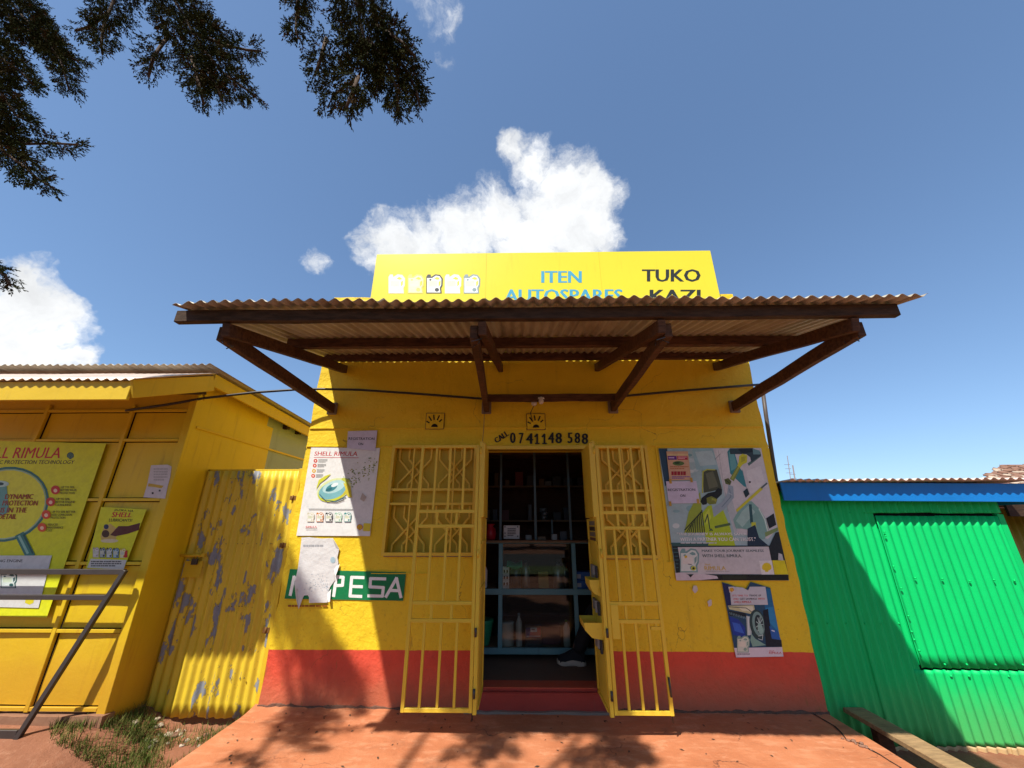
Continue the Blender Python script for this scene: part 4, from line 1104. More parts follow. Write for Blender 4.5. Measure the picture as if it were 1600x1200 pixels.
# lower shelf
mb = MB(); c = P(792, 1006, Y=CY + .12); mb.lathe((c.x, CY + .14, .2525), [(.07, 0), (.073, .01), (.07, .02), (.07, .20), (.074, .21), (.072, .215)], 18); item('paint_tin', 'stained pale paint tin on the lowest shelf of the counter', 'tin', mb, TINW)
c = P(811, 1005, Y=CY + .1); bottle('slim_flask', 'slim grey flask beside the paint tin on the lowest shelf', 'bottle', c.x, CY + .1, .2525, .032, .30, TINW, GRY)
c = P(833, 990, Y=CY + .12)
t = thing('battery_box', 'car battery box with blue and red label on the lowest shelf', 'battery', (c.x, CY + .12, .2525))
MB().box((c.x - .085, CY + .07, .2525), (c.x + .085, CY + .22, .43)).build('case', DK, t, .003); MB().box((c.x - .075, CY + .05, .431), (c.x + .075, CY + .06, .445)).build('rim', DK, t)
p = Print(CY + .068)
p.poly([(822, 978), (845, 978), (845, 996), (822, 996)], '#23306a'); p.poly([(832, 978), (845, 978), (845, 996), (826, 996)], '#a82838'); p.rect(829, 980.5, 839, 987.5, '#c8ccd0'); p.text('CHLORIDE', (830.5, 982.5, 837.5, 985.5), '#3a3440', .02) if False else p.fuzz(830.5, 982, 837.5, 986, 1, '#3a3440')
p.line([(823, 994), (844, 994)], 1, '#d8d4d4'); p.build(t, 'label_print')
mb = MB(); c = P(861, 1000, Y=CY + .2); mb.box((c.x - .1, CY + .16, .2525), (c.x + .1, CY + .34, .42)); item('maroon_carton', 'dark maroon carton right of the battery on the lowest shelf', 'box', mb, flat('maroon_carton', (.09, .025, .03, 1), .6), bevel=.003)
c = P(886, 1005, Y=CY + .1); bottle('cream_bottle', 'cream bottle at the right end of the lowest shelf by the shoe', 'bottle', c.x, CY + .1, .2525, .035, .24, TINW, flat('lime_cap', (.4, .42, .08, 1), .4))
mb = MB(); c = P(753, 985, Y=CY - .02)
pf = []
for k in range(9): pf += [(.075 + .005 * k, .025 * k), (.079 + .005 * k, .025 * k + .006), (.077 + .005 * k, .025 * k + .02)]
mb.lathe((c.x - .01, CY + .16, .2525), pf + [(.12, .235), (.112, .235)], 20); item('green_basket', 'green ribbed plastic bucket at the left end of the lowest shelf', 'bucket', mb, GRN)
# upper back shelf stock
for k, px in enumerate((850, 851, 849)):
    c = P(px, 800, Y=5.6); mb = MB(); mb.lathe((c.x, 5.6, 1.503 + .052 * k), [(.055, 0), (.055, .044), (.05, .048)], 14)
    item('filter_tin', 'round silver filter tin in the stack of three on the back shelf', 'tin', mb, GRY, 'stacked silver filter tins on the back shelf')
for k, (px, w_, h_, lb) in enumerate(((790, .09, .13, 'reddish carton on the back shelf above the notice card'), (870, .10, .10, 'low dark box on the back shelf right of the silver tins'), (885, .08, .16, 'upright dark box on the back shelf at the right'), (828, .05, .20, 'tall grey box on the back shelf left of the silver tins'))):
    c = P(px, 805, Y=5.62); mb = MB(); mb.box((c.x - w_ / 2, 5.56, 1.502), (c.x + w_ / 2, 5.7, 1.502 + h_)); item('stock_carton', lb, 'box', mb, flat('carton_tone', ((.16, .05, .045, 1), (.06, .06, .06, 1), (.05, .05, .055, 1), (.12, .12, .12, 1))[k], .6), bevel=.002)

sr = random.Random(77)
tones = [flat('stock_tone_%s' % n, c, .5) for n, c in (('grey', (.22, .22, .21, 1)), ('brown', (.2, .12, .06, 1)), ('white', (.42, .41, .38, 1)), ('dark', (.07, .07, .08, 1)), ('red', (.25, .04, .03, 1)))]
for z in (1.502, 1.952):
    x = -1.0
    while x < 1.5:
        w_, h_ = sr.uniform(.05, .13), sr.uniform(.06, .2)
        if not (z < 1.6 and -.25 < x < .75):
            mb = MB(); mb.box((x, 5.57, z), (x + w_, 5.57 + sr.uniform(.06, .14), z + h_)); item('stock_carton', 'small carton among the stock on the dim back shelves', 'box', mb, tones[sr.randrange(5)], 'small cartons on the dim back shelves', .002)
        x += w_ + sr.uniform(.01, .12)
for k, (px, w_, h_) in enumerate(((826, .07, .05), (846, .09, .035), (866, .06, .06), (880, .08, .09))):
    c = P(px, 845, Y=CY + .2); mb = MB(); mb.box((c.x - w_ / 2, CY + .16, 1.2775), (c.x + w_ / 2, CY + .26, 1.2775 + h_))
    item('spare_part_box', ('flat grey box on the counter right of the notice card', 'low brown box on the counter near the middle upright', 'small white box on the counter right of the middle upright', 'dark box on the counter beside the right upright')[k], 'box', mb, tones[(0, 1, 2, 3)[k]], None, .002)

# ------------------------------------------------------------------ person seated inside, only a leg shows past the gate
def skin(name, chain, edges, radii, mat, parent=None, sub=2):
    me = bpy.data.meshes.new(name); c = Vector(chain[0])
    me.from_pydata([Vector(v) - c for v in chain], edges, []); c = c + Vector((-.20, 0, 0))
    o = bpy.data.objects.new(name, me); COL.objects.link(o)
    md = o.modifiers.new('skin', 'SKIN'); md.use_smooth_shade = True
    for i, v in enumerate(me.skin_vertices[0].data):
        v.radius = radii[i] if isinstance(radii[i], tuple) else (radii[i], radii[i]); v.use_root = (i == 0)
    s2 = o.modifiers.new('sub', 'SUBSURF'); s2.levels = s2.render_levels = sub
    dg = bpy.context.evaluated_depsgraph_get()
    m2 = bpy.data.meshes.new_from_object(o.evaluated_get(dg)); o.modifiers.clear(); o.data = m2
    m2.materials.clear(); m2.materials.append(mat)
    for f in m2.polygons: f.use_smooth = True
    if parent: o.parent = parent
    o.location = c - wl(parent); WL[o.name] = c
    return o
PX = -.20
an = Vector((.74, 4.46, .27))
pe = thing('person', 'person seated inside the shop in black trousers and dark trainers, only one leg showing', 'person', (1.14, 4.34, .16))
pel, sp1, nk, hd = (1.36, 4.34, .60), (1.38, 4.34, .90), (1.36, 4.34, 1.12), (1.33, 4.34, 1.30)
body = skin('body', [pel, sp1, nk, hd, (1.37, 4.16, 1.05), (1.22, 4.10, .82), (1.02, 4.20, .74), (1.37, 4.52, 1.05), (1.24, 4.58, .82), (1.04, 4.48, .74), (1.33, 4.34, 1.38),
     (1.36, 4.24, .60), (1.02, 4.22, .66), (1.15, 4.24, .24), (1.36, 4.44, .60), (.98, 4.46, .66), tuple(an)],
     [(0, 1), (1, 2), (2, 3), (3, 10), (2, 4), (4, 5), (5, 6), (2, 7), (7, 8), (8, 9), (0, 11), (11, 12), (12, 13), (0, 14), (14, 15), (15, 16)],
     [(.15, .11), (.16, .11), .065, .085, .06, .045, .035, .06, .045, .035, .075, .085, .065, .045, .085, .065, .045], M['skin'], pe)
skin('shirt', [(1.36, 4.34, .66), (1.38, 4.34, .90), (1.36, 4.34, 1.08), (1.37, 4.15, 1.05), (1.25, 4.10, .86), (1.37, 4.53, 1.05), (1.26, 4.58, .86)], [(0, 1), (1, 2), (2, 3), (3, 4), (2, 5), (5, 6)],
     [(.165, .125), (.172, .125), .10, .072, .058, .072, .058], M['shirt'], pe)
skin('trousers', [(1.36, 4.34, .60), (1.36, 4.23, .60), (1.02, 4.22, .665), (1.15, 4.24, .23), (1.36, 4.45, .60), (.97, 4.46, .665), (.755, 4.46, .245)], [(0, 1), (1, 2), (2, 3), (0, 4), (4, 5), (5, 6)],
     [(.165, .13), .10, .082, .062, .10, .085, .066], M['trouser'], pe)
mb = MB()
mb.lathe((1.14, 4.34, 1.33), [(.088, 0), (.095, .05), (.08, .11), (.03, .135)], 14); mb.build('hair', M['black'], pe)
def shoe(ax, ay, z, L=.27):
    # toe towards -X
    prof = [(-.62, .03, .035), (-.55, .045, .055), (-.38, .05, .07), (-.15, .046, .10), (.05, .042, .125), (.2, .045, .12), (.34, .042, .10)]
    vs, fs, n = [], [], 10
    for x, w_, h_ in prof:
        for k in range(n):
            a = math.pi * k / (n - 1)
            vs.append((ax + x * L, ay + w_ * math.cos(a), z + .03 + h_ * math.sin(a)))
    for i in range(len(prof) - 1):
        for k in range(n - 1): fs.append((i * n + k, i * n + k + 1, (i + 1) * n + k + 1, (i + 1) * n + k))
    fs += [tuple(range(n)), tuple((len(prof) - 1) * n + k for k in range(n))]
    mb = MB(); mb.add(vs, fs, None, True); sh = mb.build('shoe', M['trouser'], pe)
    mb = MB(); out = [(-.66, .02), (-.62, .036), (-.5, .049), (-.35, .053), (-.1, .046), (.1, .046), (.3, .048), (.38, .03), (.38, -.03), (.3, -.048), (.1, -.046), (-.1, -.046), (-.35, -.053), (-.5, -.049), (-.62, -.036), (-.66, -.02)]
    mb.prism([Vector((ax + x * L, ay + y, z + (.012 if -.15 < x < .05 else (.014 if x < -.6 else 0)))) for x, y in out], (0, 0, .034)); mb.build('sole', M['sole'], sh, .004)
    mb = MB()
    for k in range(4): mb.bar((ax - (.28 - .07 * k) * L, ay - .03, z + .098 + .009 * k), (ax - (.28 - .07 * k) * L, ay + .03, z + .098 + .009 * k), .007, .005)
    mb.build('laces', M['white_plastic'] if False else M['shirt'], sh)
shoe(.54, 4.46, .16); shoe(.95, 4.24, .16)
mb = MB(); mb.box((1.0, 4.2, .44), (1.32, 4.5, .47))
t = thing('stool', 'low wooden stool under the seated person inside the shop', 'stool', (1.16, 4.35, .16))
mb.build('seat', M['shelf_wood'], t)
for x in (1.03, 1.29):
    for y in (4.23, 4.47): MB().box((x - .015, y - .015, .16), (x + .015, y + .015, .4395)).build('leg', M['shelf_wood'], t)

# ================================================================== LEFT KIOSK
KY = 3.60; KX1 = -3.19; KX0 = -6.4
ks = thing('yellow_kiosk', 'yellow panelled sheet metal kiosk left of the shop with a faded pent roof', 'kiosk', (-4.6, KY, .05))
YK = M['yellow_kiosk']
vx = [-3.815, -4.675, -5.53, -6.38]; vx_b = [-3.195] + vx
rz = [2.50, 2.205, 1.655, 1.127, .622, .10]
for i in range(len(vx_b) - 1):
    for j in range(len(rz) - 1):
        a, b = vx_b[i + 1] + .027, vx_b[i] - (.026 if i else .076)
        mb = grid_mesh(a, b, rz[j + 1] + .020, rz[j] - .021, 6, 6, lambda x, z: 0)
        k_ = R.uniform(-.006, .010)
        for v in mb.v:
            e = min(v.x - a, b - v.x, v.y - rz[j + 1], rz[j] - v.y)
            x, z = v.x, v.y; v.y = KY + .018 - k_ * min(1, e / .12) + noise.noise(Vector((x * 2.5, z * 2.5, i + j))) * .006; v.z = z
        mb.build('wall_panel', YK, ks)
MB().box((KX0 + .01, KY + .045, .05), (KX1 - .04, KY + .055, 2.6)).build('gap_shade', M['black'], ks)  # black backing added for the shadow lines in the panel gaps
for x in vx:
    MB().box((x - .018, KY - .012, .08), (x + .018, KY + .016, 2.56)).build('post', YK, ks, .003)
MB().box((-3.262, KY - .010, .04), (KX1, KY + .06, 2.66)).build('post', YK, ks, .003)
for j, z in enumerate(rz):
    for i in range(len(vx_b) - 1):
        a, b = vx_b[i + 1] + .0185, vx_b[i] - (.0185 if i else .0685)
        MB().box((a, KY - .010, z - .013), (b, KY + .014, z + .013)).build('rail', YK, ks, .002)
# side wall with unpainted rear part
MB().box((KX1 - .03, KY + .061, .0), (KX1 - .004, 4.85, 2.62)).build('side_panel', YK, ks)
MB().box((KX1 - .03, 4.853, .0), (KX1 - .006, 5.75, 2.62)).build('side_panel', M['grey_sheet'], ks, label='bare grey unpainted side panel')
MB().box((KX1 - .003, KY + .07, 2.335), (KX1 + .006, 5.7, 2.36)).build('side_rail', M['yellow_board'], ks, .003)
MB().box((KX0, 5.6, 0), (KX1 - .031, 5.75, 2.6)).build('back_wall', YK, ks)
# roof: pent eave in front, main sheets sloping back
EY, EZ = 2.83, 2.52
for i in range(5):
    u1 = -3.03 - i * .74; u0 = u1 - .77
    solid(corrugated(u0, u1, EY - .03, 3.56, lambda u, v, h: (u, v, EZ + .02 + .455 * (v - EY) + h + .003 * i), .0765, .010, 8, 4, .004).build('roofing_sheet', M['roof_pink'], ks), .0012)
    solid(corrugated(u0 - .02, u1 + .0, 3.44, 5.95, lambda u, v, h: (u, v, 2.925 - .050 * (v - 3.44) + h + .003 * i), .0765, .010, 8, 4, .004).build('roofing_sheet', M['roof_sheet'], ks), .0012)
MB().box((-6.6, EY, 2.365), (-3.085, EY + .025, 2.52)).build('fascia_board', M['yellow_board'], ks, .003)
mb = MB(); mb.bar((-3.07, EY + .0, 2.455), (-3.07, 3.58, 2.775), .024, .15); mb.build('fascia_board', M['yellow_board'], ks, .003)
mb = MB(); mb.bar((-3.10, 3.60, 2.82), (-3.10, 5.9, 2.71), .03, .13); mb.build('fascia_board', M['yellow_board'], ks, .003)
MB().box((KX0, KY + .017, 2.515), (KX1 - .005, KY + .043, 2.82)).build('wall_plate', M['yellow_board'], ks)
MB().box((KX1 - .04, KY + .071, 2.621), (KX1 - .006, 4.72, 2.80)).build('gable_board', M['yellow_board'], ks)
MB().box((KX1 - .04, 4.723, 2.621), (KX1 - .008, 5.75, 2.78)).build('gable_board', M['grey_sheet'], ks, label='bare grey rear gable board')
for x in (-3.15, -3.9, -4.7, -5.5):
    mb = MB(); mb.bar((x, EY + .03, 2.46), (x, KY, 2.70), .04, .07); mb.build('rafter', M['beam_dark'], ks)
for y in (5.05, 5.35):
    MB().box((KX1 - .02, y, 2.66), (KX1 + .06, y + .05, 2.73)).build('rafter_end', M['beam_dark'], ks)
g_ = grid_mesh(-6.6, -3.17, 3.555, 3.66, 60, 6, lambda x, y: .068 + .012 * noise.noise(Vector((x * 3, y * 3, 7)))  + .008 * noise.noise(Vector((x * 9, y * 9, 3))), -.5)
g_.build('kiosk_plinth', M['concrete'], ks)
# kiosk posters
t = thing('magnifier_poster', 'large lime yellow oil poster with a magnifying glass on the kiosk front', 'poster', P(60, 960, Y=KY - .01))
KP = KY - .013
sheet(t, (0, 0, 1), [(-115, 686), (166, 693), (73, 965), (-260, 955)], KP, paper('#dbe01e'))
p = Print(KP - .0003)
p.text('SHELL RIMULA', [(-38, 699), (99, 699), (93, 716), (-45, 716)], '#c4202a', .014)
p.text('WITH DYNAMIC PROTECTION TECHNOLOGY', [(-55, 719), (117, 719), (115, 725), (-57, 725)], '#23261c', .015)
p.shell(110, 712, 4.5, '#5a7a70', '#2c4a44')
ring = [(8 + 66 * math.cos(a) - 9 * math.sin(a) * .9, 788 + 57 * math.sin(a)) for a in [2 * math.pi * i / 30 for i in range(31)]]
p.poly(ring[:-1], '#dfe23c'); p.line(ring, 3.6, '#3f7a74'); p.line([((x - 8) * .95 + 8, (y - 788) * .95 + 788) for x, y in ring], 1.4, '#9fc4b4')
p.poly([(-30, 760), (10, 756), (14, 800), (-30, 820)], '#6aa49c'); p.oval(0, 756, 14, 5, '#b8d8cc'); p.oval(0, 756, 6, 2.4, '#2c4a48')
p.line([(32, 838), (46, 866)], 15, '#3f8078'); p.line([(30, 838), (43, 864)], 4, '#8fc0b0'); p.line([(37, 836), (51, 864)], 3, '#255850')
for i, s_ in enumerate(('DYNAMIC', 'PROTECTION', 'IS IN THE', 'DETAIL')):
    x0, x1, y0 = ((9, 53, 772), (5, 60, 782), (2, 43, 793), (-1, 27, 803))[i]
    p.text(s_, [(x0, y0), (x1, y0), (x1 - 2, y0 + 8), (x0 - 2, y0 + 8)], '#9a3a1c', .03)
for i, (x, y, lines) in enumerate(((86.5, 765.5, ('UP TO 30%', 'BETTER WEAR', 'PROTECTION')), (79, 784, ('UP TO 50%', 'BETTER ENGINE', 'CLEANLINESS')), (72, 804, ('UP TO 50% BETTER', 'ACID CORROSION', 'PROTECTION')), (65.5, 824, ('REDUCED', 'MAINTENANCE', 'COST')))):
    p.oval(x, y, 7, 7, ('#c83a2a', '#c8402a', '#d8502a', '#d85a2a')[i], 16); p.oval(x, y + 1, 3, 3, '#f0d0b0', 10)
    for k, s_ in enumerate(lines): p.text(s_, (x + 9 - k, y - 6 + k * 4.6, x + 9 - k + 2.3 * len(s_), y - 2.6 + k * 4.6), '#4a4a1c', .02)
p.poly([(-140, 868), (81, 868), (60, 950), (-160, 945)], '#d2d4d0')
p.text('LONG LASTING ENGINE', [(-40, 874), (36, 874), (35, 878.5), (-42, 878.5)], '#2c2e2c', .02)
p.jug(14, 906, 26, 26, '#d0ddd8', '#2c5a58', '#c8d8c0'); p.jug(-20, 905, 26, 26, '#d0ddd8', '#3a4a4c', '#c8d8c0')
p.poly([(40, 934), (54, 934), (52, 942), (46, 945), (39, 942)], '#d6cc2a')
p.build(t)
t = thing('handshake_poster', 'small lime poster of a pouring hand and oil bottles on the kiosk front', 'poster', P(165, 890, Y=KY - .01))
sheet(t, (0, 0, 1), [(158, 792), (229, 796), (193, 891), (134, 888)], KP, paper('#d8dc1c'))
p = Print(KP - .0003)
p.text('JAZIKA NA', [(179, 795), (209, 797), (208, 801), (178, 799)], '#23261c', .015); p.text('SHELL', [(176, 800), (208, 801), (205, 808), (174, 808)], '#c4202a', .03); p.text('LUBRICANTS!', [(171, 810), (207, 811), (206, 815), (170, 815)], '#23261c', .02)
p.poly([(157, 838), (163, 822), (172, 818), (185, 828), (180, 845), (160, 848)], '#c8b060'); p.poly([(172, 836), (185, 822), (200, 822), (219, 817), (217, 828), (200, 834), (180, 838)], '#5a2a22'); p.oval(165, 834, 6, 6, '#4a3020', 12); p.oval(166, 823, 4, 4, '#2c3a5a', 10); p.oval(171, 845, 14, 3, '#d8d0a8', 12)
for k, (e, b) in enumerate((('#a8a098', '#d8d4cc'), ('#20282c', '#a8b8b4'), ('#20282c', '#d0dcd8'), ('#20384a', '#a8c8d0'), ('#c8b030', '#e0e0b0'))): p.jug(150 + k * 10.5, 863 + k * .3, 10, 16, b, e, '#c8ccb8')
p.poly([(196, 860), (199, 860), (199, 871), (193, 871)], '#c02a2a')
p.poly([(142, 873), (198, 875), (193, 890), (136, 887)], '#cfd0c8'); p.fuzz(142, 876, 190, 886, 3, '#5a5c58', seed=14)
p.build(t)
t = thing('torn_notice', 'torn white notice stuck on the kiosk wall above the small poster', 'notice', P(245, 778, Y=KY))
sheet(t, (0, 0, 1), [(236, 727), (262, 726), (268, 729), (266, 745), (262, 760), (258, 779), (224, 777), (230, 757), (233, 742)], KP, paper('#d0cac8'))
p = Print(KP - .0003); p.poly([(232, 755), (256, 759), (252, 763), (240, 761), (231, 760)], '#c8a838'); p.fuzz(240, 731, 262, 752, 5, '#b0aca8', seed=15); p.rect(237, 769, 240, 772, '#2c2a2a'); p.rect(248, 765, 251, 768, '#4a4844'); p.build(t)

# ------------------------------------------------------------------ peeling corrugated door between kiosk and shop
CDY = 3.93
cd = thing('corrugated_door', 'peeling yellow corrugated metal door between the kiosk and the shop', 'door', (-2.7, CDY, -.08))
nsl = (( -3.17, -2.68), (-2.70, -2.21))
for i, (a, b) in enumerate(nsl):
    solid(corrugated(a, b, -.08, 1.955, lambda u, v, h: (u, CDY + .018 + h * 1.0 - .004 * i + .01 * noise.noise(Vector((u * 3, v * 2, 2))) * (1 - v / 3), v + (.02 * noise.noise(Vector((u * 9, 0, 0))) if v < 0 else 0)), .0765, .0105, 10, 20, .002).build('corrugated_sheet', M['yellow_sheet'], cd), .0012)
for lo, hi in (((-3.185, CDY + .03, 1.93), (-2.195, CDY + .055, 1.975)), ((-3.185, CDY + .03, 1.0), (-2.2, CDY + .055, 1.03))):
    MB().box(lo, hi).build('frame_rail', M['yellow_board'], cd, .002)
MB().box((-2.225, CDY - .012, -.05), (-2.19, CDY + .028, 1.975)).build('jamb', M['yellow_board'], cd, .003)
MB().box((-3.19, CDY + .03, -.05), (-3.165, CDY + .06, 1.975)).build('jamb', M['yellow_board'], cd, .003)
mb = MB(); mb.box((-3.17, CDY - .03, 1.155), (-2.96, CDY - .008, 1.185)); mb.tube([(-3.18, CDY - .035, 1.17), (-3.0, CDY - .035, 1.17)], .011, 8); mb.build('bolt', M['yellow_board'], cd)
mb = MB(); mb.box((-3.06, CDY - .045, 1.09), (-3.01, CDY - .02, 1.14)); mb.tube([(-3.05, CDY - .033, 1.14), (-3.05, CDY - .033, 1.165), (-3.02, CDY - .033, 1.165), (-3.02, CDY - .033, 1.14)], .005, 6); mb.build('padlock', M['steel'], cd, .003)
mb = MB(); mb.box((-3.14, CDY - .012, .98), (-2.97, CDY - .006, 1.12)); mb.build('lock_plate', M['yellow_board'], cd)
for px, py in ((457, 778), (441, 852), (415, 985)):
    c = P(px, py, Y=CDY - .02); mb = MB(); mb.tube([(c.x, CDY - .016, c.z - .025), (c.x, CDY - .016, c.z + .025)], .008, 8); mb.box((c.x - .03, CDY - .014, c.z - .02), (c.x + .03, CDY - .010, c.z + .02)); mb.build('hinge', M['rust'], cd)
mb = MB()
for i in range(22):
    c = P(R.uniform(330, 450), R.choice((748, 850, 948, 1060)), Y=CDY - .003); mb.lathe((c.x, CDY - .0, c.z), [(.007, 0), (.004, .004)], 6)
mb.build('nail_heads', M['steel'], cd)

# ------------------------------------------------------------------ leaning steel frame on the left
rk = thing('steel_rack', 'dark steel frame with slanted leg leaning in front of the kiosk', 'rack', (-3.66, 3.41, -.15))
ta, lb_ = Vector((-3.286, 3.49, 1.072)), Vector((-3.68, 3.403, -.20))
lean = (lb_ - ta).normalized()
def on(zq): return ta + (lb_ - ta) * ((ta.z - zq) / (ta.z - lb_.z))
mb = MB(); mb.bar(ta + Vector((0, 0, .012)), lb_, .036, .030, (0, 1, 0)); mb.build('leg', M['steel'], rk, .002)
for z, hh in ((1.072, .040), (.885, .036), (.02, .05)):
    c = on(z); mb = MB(); mb.bar((c.x - (.0 if z > 1 else .02), c.y + (0 if z > 1 else .002), z), (-5.2, c.y, z), .03, hh); mb.build('cross_bar', M['steel'], rk, .002)
mb = MB(); d = Vector((-1.9, 0, 0)); mb.bar(ta + d, lb_ + d, .036, .030, (0, 1, 0)); mb.build('leg', M['steel'], rk, .002)

# ================================================================== GREEN SHOP
GRY_ = 4.0; GX0, GX1 = 2.54, 4.66
gs = thing('green_shop', 'bright green corrugated sheet shop with blue fascia right of the yellow shop', 'shop', (3.6, GRY_, -.3))
spans = [(2.545, 3.10), (3.06, 3.42), (3.38, 3.95), (3.91, 4.30), (4.26, GX1)]
HX0, HX1, HZ0, HZ1 = 3.425, 4.60, .285, 1.535                 # hatch opening
def gsheet(u0, u1, z0, z1, dy, name='corrugated_sheet', mat='green_sheet', parent=None, tilt=0):
    return solid(corrugated(u0, u1, z0, z1, lambda u, v, h: (u, GRY_ + h + dy + tilt * (v - z0), v + .006 * noise.noise(Vector((u * 6, v, 0)))), .0785, .0105, 9, 16, .009).build(name, M[mat], parent or gs), .0012)
gsheet(2.545, 3.06, -.245, 1.80, .000); gsheet(3.02, HX0 + .0, -.245, 1.80, -.004)
gsheet(HX0 - .05, 4.02, HZ1 + .012, 1.80, -.007); gsheet(3.98, GX1, HZ1 + .008, 1.80, -.010)
gsheet(HX0 - .05, 4.02, -.245, HZ0 - .012, -.007); gsheet(3.98, GX1, -.245, HZ0 - .014, -.010)
for a, b, dy in ((2.545, 3.3, 0), (3.26, 4.0, -.003), (3.96, GX1, -.006)): gsheet(a, b, -.5, -.249, dy - .002, 'base_sheet', 'dado_sheet')
MB().box((GX1 - .045, GRY_ + .02, -.4), (GX1, GRY_ + .06, 1.8)).build('corner_post', M['green_sheet'], gs)
MB().box((HX1 + .004, GRY_ - .012, HZ0), (GX1, GRY_ + .012, HZ1)).build('jamb', M['green_sheet'], gs, .002)
MB().box((HX0 - .02, GRY_ + .04, HZ0 - .02), (HX1 + .02, GRY_ + .05, HZ1 + .03)).build('dark_backing', M['black'], gs)
# hinged hatch
mb = MB(); mb.box((HX0 + .004, GRY_ + .012, HZ0 + .02), (HX1 - .004, GRY_ + .03, HZ1 - .02))
hat = mb.build('hatch', M['green_sheet'], gs, label='large green sheet hatch, shut')
solid(corrugated(HX0 + .006, 4.04, HZ0 + .006, HZ1 - .012, lambda u, v, h: (u, GRY_ + h - .012, v - .010 * (u - HX0)), .0785, .0105, 9, 12, .003).build('hatch_sheet', M['green_sheet'], hat), .0012)
solid(corrugated(4.0, HX1 - .006, HZ0 + .006, HZ1 - .006, lambda u, v, h: (u, GRY_ + h - .015, v - .010 * (u - HX0)), .0785, .0105, 9, 12, .003).build('hatch_sheet', M['green_sheet'], hat), .0012)
def riv(x, z, dy=.0):
    mb = MB(); mb.lathe((x, GRY_ - .024 + dy, z), [(.008, -.008), (.008, .0), (.005, .006)], 8); mb.build('rivet_head', M['green_sheet'], hat)
for z in (.42, .5, .56, .68, .9, 1.08, 1.34, 1.38): riv(HX0 + .03 + R.uniform(-.015, .02), z)
for x in (3.62, 3.86, 4.1, 4.32, 4.5): riv(x, .97 + R.uniform(-.02, .02)); riv(x + R.uniform(-.05, .05), HZ0 + .035); riv(x + R.uniform(-.1, .05), HZ0 - .05, .005)
mb = MB()
for x in (2.62, 2.72, 2.9, 3.05, 3.2, 3.35): 
    for z in (.62, 1.55): mb.lathe((x + R.uniform(-.02, .02), GRY_ - .012, z), [(.008, -.006), (.008, 0), (.004, .006)], 7)
mb.build('nail_heads', M['green_sheet'], gs)
mb = MB(); mb.bar((2.535, 3.885, 1.742), (4.90, 3.885, 1.726), .022, .17); mb.build('fascia_board', M['blue_board'], gs, .003)
mb = MB(); mb.bar((4.885, 3.90, 1.70), (4.885, 5.6, 1.70), .024, .15); mb.build('fascia_board', M['blue_board'], gs, .003)
MB().box((2.56, GRY_ - .03, 1.76), (GX1 + .1, GRY_ + .05, 1.80)).build('wall_plate', M['beam_dark'], gs)
for i in range(4):
    u0 = 2.56 + i * .60; u1 = min(u0 + .64, 4.93)
    solid(corrugated(u0, u1, 3.80, 6.2, lambda u, v, h: (u, v, 1.842 - .012 * (v - 3.8) + h + .003 * i), .0785, .0105, 9, 5, .006).build('roofing_sheet', M['roof_pink'], gs), .0012)
MB().box((GX1 - .03, GRY_ + .061, -.4), (GX1, 6.1, 1.75)).build('side_wall', M['green_sheet'], gs)
MB().box((2.56, 6.0, -.4), (GX1 - .031, 6.1, 1.75)).build('back_wall', M['green_sheet'], gs)
# rubble on the green roof
for i in range(7):
    c = P(1312 + i * 12, 748, Y=5.0); s_ = R.uniform(.05, .09)
    mb = MB(); mb.lathe((c.x, 5.0 + R.uniform(-.12, .12), 1.835), [(s_, 0), (s_ * 1.1, s_ * .35), (s_ * .7, s_ * .75), (s_ * .2, s_ * .9)], 8)
    for v in mb.v: v += Vector((R.uniform(-.01, .01), R.uniform(-.01, .01), R.uniform(-.006, .006)))
    tag(mb.build('stone', M['stone_red']), 'brown rubble stone weighing down the green shop roof', 'stone', 'stones on the green shop roof')
# house with a stone weighted roof further back
hs = thing('brown_roofed_house', 'house behind with a low brown roof of broken slabs, right edge', 'house', (9.6, 8.6, -.3))
a_, b_ = P(1508, 757, Y=7.6), P(1640, 757, Y=7.6); top = P(1640, 712, Y=9.6)
MB().box((a_.x + .3, 7.9, -.3), (a_.x + 5, 12, a_.z - .05)).build('wall', M['concrete'], hs)
rp = MB(); rp.add([(a_.x, 7.6, a_.z - .12), (a_.x + 9, 7.6, a_.z - .12), (a_.x + 9, 10.5, a_.z + .78), (a_.x + 4.35, 10.5, a_.z + .78)], [(0, 1, 2, 3)]); rp.build('roof', M['stone_red'], hs)
for i in range(190):
    v = R.random() ** .8; x0 = a_.x + 4.35 * v + .05; u = R.random(); x = x0 + u * 2.2; y = 7.6 + 2.9 * v; z = a_.z - .12 + .90 * v
    s_ = R.uniform(.05, .11); mb = MB(); mb.lathe((0, 0, 0), [(s_, 0), (s_ * 1.1, s_ * .2), (s_ * .8, s_ * .42)], 6)
    mb.v = [Vector((x + v_.x, y + v_.y * .8, z + v_.z + v_.y * .2 + R.uniform(-.012, .012))) for v_ in mb.v]
    mb.build('slab', M['stone_red'] if i % 3 else M['stone'], hs)
# dim stall beyond the green shop
st_ = thing('olive_stall', 'dull olive sheet stall in shade at the right edge beyond the green shop', 'stall', (5.6, 4.9, -.3))
for i in range(2):
    solid(corrugated(4.72 + i * .8, 5.55 + i * .8, -.3, 1.62, lambda u, v, h: (u, 4.75 + h + .002 * i, v), .0785, .0105, 8, 3).build('corrugated_sheet', painted('olive_sheet', (.34, .30, .04, 1), .3, .3), st_), .0012)
MB().box((4.95, 4.2, 1.63), (6.5, 4.8, 1.69)).build('soffit', M['beam_dark'], st_); MB().box((4.95, 4.18, 1.52), (6.5, 4.205, 1.66)).build('beam', M['beam_dark'], st_)
